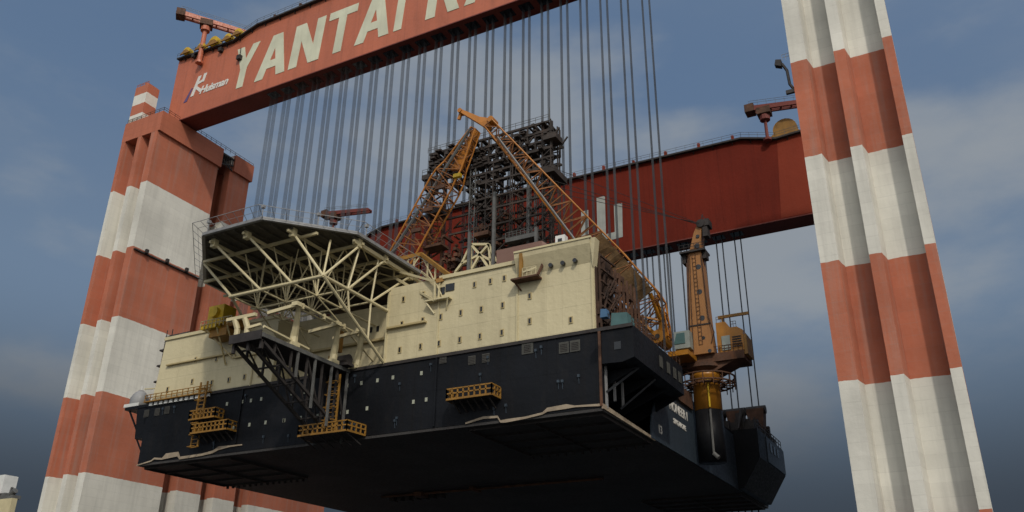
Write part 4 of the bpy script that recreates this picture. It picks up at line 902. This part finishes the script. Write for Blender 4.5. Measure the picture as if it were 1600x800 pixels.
for i in range(150):
    x = rr.uniform(-80, -58.6); z = rr.uniform(54, 73)-abs(x+70)*.25; s = rr.uniform(.1, .38)
    lowb.box(x-s, x+s, YD0+rr.uniform(-.8, 1), YD0+rr.uniform(1.2, 3), z-s*.7, z+s)
for i in range(50):
    x = rr.uniform(-82, -58.6); z = rr.uniform(54, 72); lowb.bar((x, YD0+rr.random()*3, z), (x+rr.uniform(-3, 3), YD0+rr.random()*3, z+rr.uniform(0, 5)), .22)
lowb.v = [tuple(c*DK for c in v) for v in lowb.v]; lowb.build('lower_bracing', M['rusty'], dr)
mid.v = [tuple(c*DK for c in v) for v in mid.v]; mid.build('mid_truss', M['derrick'], dr)
for (x0, x1, z0, z1, mt) in ((-83.5, -80.5, 75, 76.2, 'black'), (-84, -79.8, 68.0, 68.5, 'rusty'), (-66.5, -60.5, 65.5, 66.3, 'grey'), (-73, -70, 68, 68.8, 'rusty'), (-84.4, -82.8, 80.4, 82.2, 'black')):
    k = MB(); k.box(x0, x1, YD0-1.2, YD0+1.5, z0, z1); k.rail([(x0, YD0-1.2, z1), (x1, YD0-1.2, z1)], 1, .8, .05); k.v = [tuple(q*DK for q in v) for v in k.v]; k.build('platform', M[mt], dr)
k = MB()
k.bar((-84.2, 123, ZD/DK), (-84.2, 123, 83), .5); k.bar((-81.2, 123, ZD/DK), (-81.2, 123, 83), .5)
for i in range(14): z = 50+i*2.4; k.bar((-84.2, 123, z), (-81.2, 123, z+1.2), .25); k.bar((-84.2, 123, z+2.4), (-81.2, 123, z+1.2), .25)
k.v = [tuple(q*DK for q in v) for v in k.v]; k.build('side_ladder_tower', M['rusty'], dr)
# cream setback posts standing before the derrick
for i, (px, zt_) in enumerate(((733, 69), (771, 76), (838, 67))):
    q = P(px, 400, 'y', 97.6); t = MB(); t.box(q.x-.2, q.x+.2, 97.4, 97.8, ZD, zt_*.81); tag(t.build('pipe_post', M['grey']), ['grey post left of the derrick middle, rising from behind the cream block', 'tallest grey post in front of the derrick', 'grey post right, beside the brown deck house'][i], 'post', 'grey posts before the derrick')
tf = thing('roof_frame', 'cream lattice frame on the roof in front of the derrick', 'frame', (-60, 98, 44))
b = MB()
qs = [P(x, y, 'y', 98) for x, y in ((722, 412), (736, 382), (764, 382), (777, 412), (750, 398), (735, 425), (768, 425), (712, 425))]
for i, j in ((0, 1), (1, 2), (2, 3), (0, 4), (4, 3), (1, 4), (2, 4), (1, 5), (2, 6), (4, 5), (4, 6), (0, 7)): b.bar(qs[i], qs[j], .34)
for q in (qs[5], qs[6], qs[7]): b.bar(q, (q.x, q.y, 44), .34)
b.build('frame', M['creams'], tf)
bx = thing('deck_house', 'plain brown deck house on the roof behind the cream block', 'deck house', (-51, 98, 44.2))
b = MB(); q0 = P(776, 388, 'y', 95.5); q1 = P(846, 376, 'y', 95.5); b.box(q0.x, q1.x, 95.5, 98.9, 44.21, q1.z); b.build('walls', M['brownp'], bx)
b = MB(); b.prism([(q1.x+.01, 95.5, 44.21), (q1.x+1.6, 96.3, 44.21), (q1.x+1.4, 96.3, q1.z-1.0), (q1.x+.01, 95.5, q1.z)], (0, 2.4, 0)); b.build('side_chute', M['brownp'], bx)
wf = thing('vent_frame', 'small white frame with two dark holes at the roof edge', 'vent', tuple(P(875, 386, 'y', 96)))
q = P(875, 378, 'y', 96)
b = MB(); b.box(q.x-.7, q.x+.7, 96, 97, 44.2, q.z+1); b.box(q.x-1.1, q.x+1.1, 95.9, 97.1, 44.2, q.z-1.2); b.build('body', M['white'], wf)
for dz in (.3, -.6): k = MB(); k.box(q.x-.3, q.x+.3, 95.95, 95.995, q.z+dz-.3, q.z+dz+.2); k.build('hole', M['glass'], wf)
# scaffold and pipe clutter behind the right end of the block
sf = thing('pipe_rack', 'rusty pipe rack and scaffolding right of the cream block, under the orange boom', 'pipe rack', (-38, 104, ZD))
rr = random.Random(31)
def ztop(y): return min(49.5, 52.5-(y-99)*1.25)
for i in range(13):
    y = 94.2+i*1.35; k = MB()
    for x in (-39.8, -36.2): k.bar((x, y, ZD), (x, y, max(36, ztop(y)-3.5-(0 if x < -38 else 2))), .26)
    k.bar((-39.8, y, 38), (-36.2, y, 36.4), .2); k.bar((-39.8, y, 41), (-36.2, y, 39.5), .2); k.build('scaffold_bay', M['rusty'], sf)
k = MB()
for i in range(44):
    y = rr.uniform(93.5, 108); z = rr.uniform(34.2, max(35, ztop(y)-5)); x = rr.uniform(-40, -36.4); L_ = rr.uniform(1.5, 5); k.tube((x, y, z), (x+rr.uniform(-.3, .3), min(112, y+L_), z-L_*.5*rr.random()), rr.uniform(.1, .28), 6)
for i in range(50):
    y = rr.uniform(93.5, 110.5); z = rr.uniform(33.8, max(35, ztop(y)-6)); x = rr.uniform(-40, -36.4); s = rr.uniform(.3, .9); k.box(x-s, x+s, y-s, y+s, z, z+s)
k.build('pipes', M['rusty'], sf)
for i, (px, py, w_, h_, mt, lb) in enumerate(((978, 507, 2.2, 2.0, 'teal', 'teal covered crate at the deck edge right of the cream block'), (994, 512, 1.2, 1.2, 'teal', 'smaller teal crate behind the big teal one'), (1016, 531, 1.0, 1.0, 'blue', 'blue crate on the deck edge below the boom foot'), (1002, 522, 1.4, .9, 'white', 'white bundle on the deck edge between teal and blue crates'), (951, 511, .8, .9, 'blue', 'dark blue crate at the foot of the rusty end wall'), (1025, 546, 1.2, .8, 'white', 'white bundle on the deck edge close to the crane foot'))):
    q = P(px, py, 'x', -33.2); t = thing('crate', lb, 'crate', (-33.2, q.y, 33.75), 'crates and bundles along the right deck edge')
    k = MB(); z0 = 33.62; x_ = -33.6; k.prism([(x_-w_/2, q.y-w_/2, z0), (x_+w_/2, q.y-w_/2, z0), (x_+w_/2*.9, q.y-w_/2, z0+h_), (x_-w_/2*.8, q.y-w_/2, z0+h_*1.1)], (0, w_, 0)); k.build('box', M[mt], t)
    k = MB(); k.box(x_-w_/2-.04, x_+w_/2+.04, q.y-.08, q.y+.08, z0+.01, z0+h_*.55); k.build('strap', M['black'], t)
b = MB(); b.rail([(-31.8, 87.3, ZD-.05), (-31.8, 104.3, ZD-.05)], 1.05, 1.4, .03); b.rail([(-35.4, 104.6, ZD), (-35.4, 117, ZD)], 1.1, 1.4, .05)
b.build('deck_rail', M['rusty'], hull)
# lifting lugs where the far ropes meet the hull
for i, x in enumerate(NX[:3]):
    t = thing('lifting_lug', ['brown lifting lug at the stern under the right-hand far ropes', 'brown lifting lug under the second pair of far ropes', 'brown lifting lug under the third pair of far ropes'][i], 'lifting lug', (x, 152.3, 33.9), 'lifting lugs at the stern')
    k = MB(); k.prism([(x-1.0, 151.2, 33.95), (x+1.0, 151.2, 33.95), (x+1.5, 151.2, 39.4), (x-1.5, 151.2, 39.4)], (0, 2.2, 0)); k.build('plate', M['rusty'], t)
    k = MB(); k.tube((x-1.7, 152.3, 39.3), (x+1.7, 152.3, 39.3), .75, 12); k.build('pin', M['black'], t)
# ---------------------------------------------------------------- object at the far lower left
sl = thing('quay_silo', 'pale steel silo top with pumps at the lower left corner of the picture', 'silo', (-240, 150, -1.9))
q = P(19, 778, 'y', 150)
b = MB(); b.box(q.x-16, q.x, 150, 151.6, -1.9, q.z); b.build('tank', M['creams'], sl)
b = MB(); b.box(q.x-5, q.x-.8, 150.5, 153, q.z, q.z+1.0); b.tube((q.x-2.4, 151, q.z+1.3), (q.x-.9, 151, q.z+2.2), .8, 10); b.box(q.x-9, q.x-5, 151, 154, q.z, q.z+1.9); b.bar((q.x-3.4, 151, q.z), (q.x-2.6, 151, q.z+3.2), .5); b.build('pump', M['grey'], sl)
b = MB(); b.box(q.x-11, q.x-7.2, 151, 155, q.z, q.z+7); b.build('vent_stack', M['white'], sl)
sc.render.resolution_x = 1024; sc.render.resolution_y = 512
sc.render.engine = 'CYCLES'
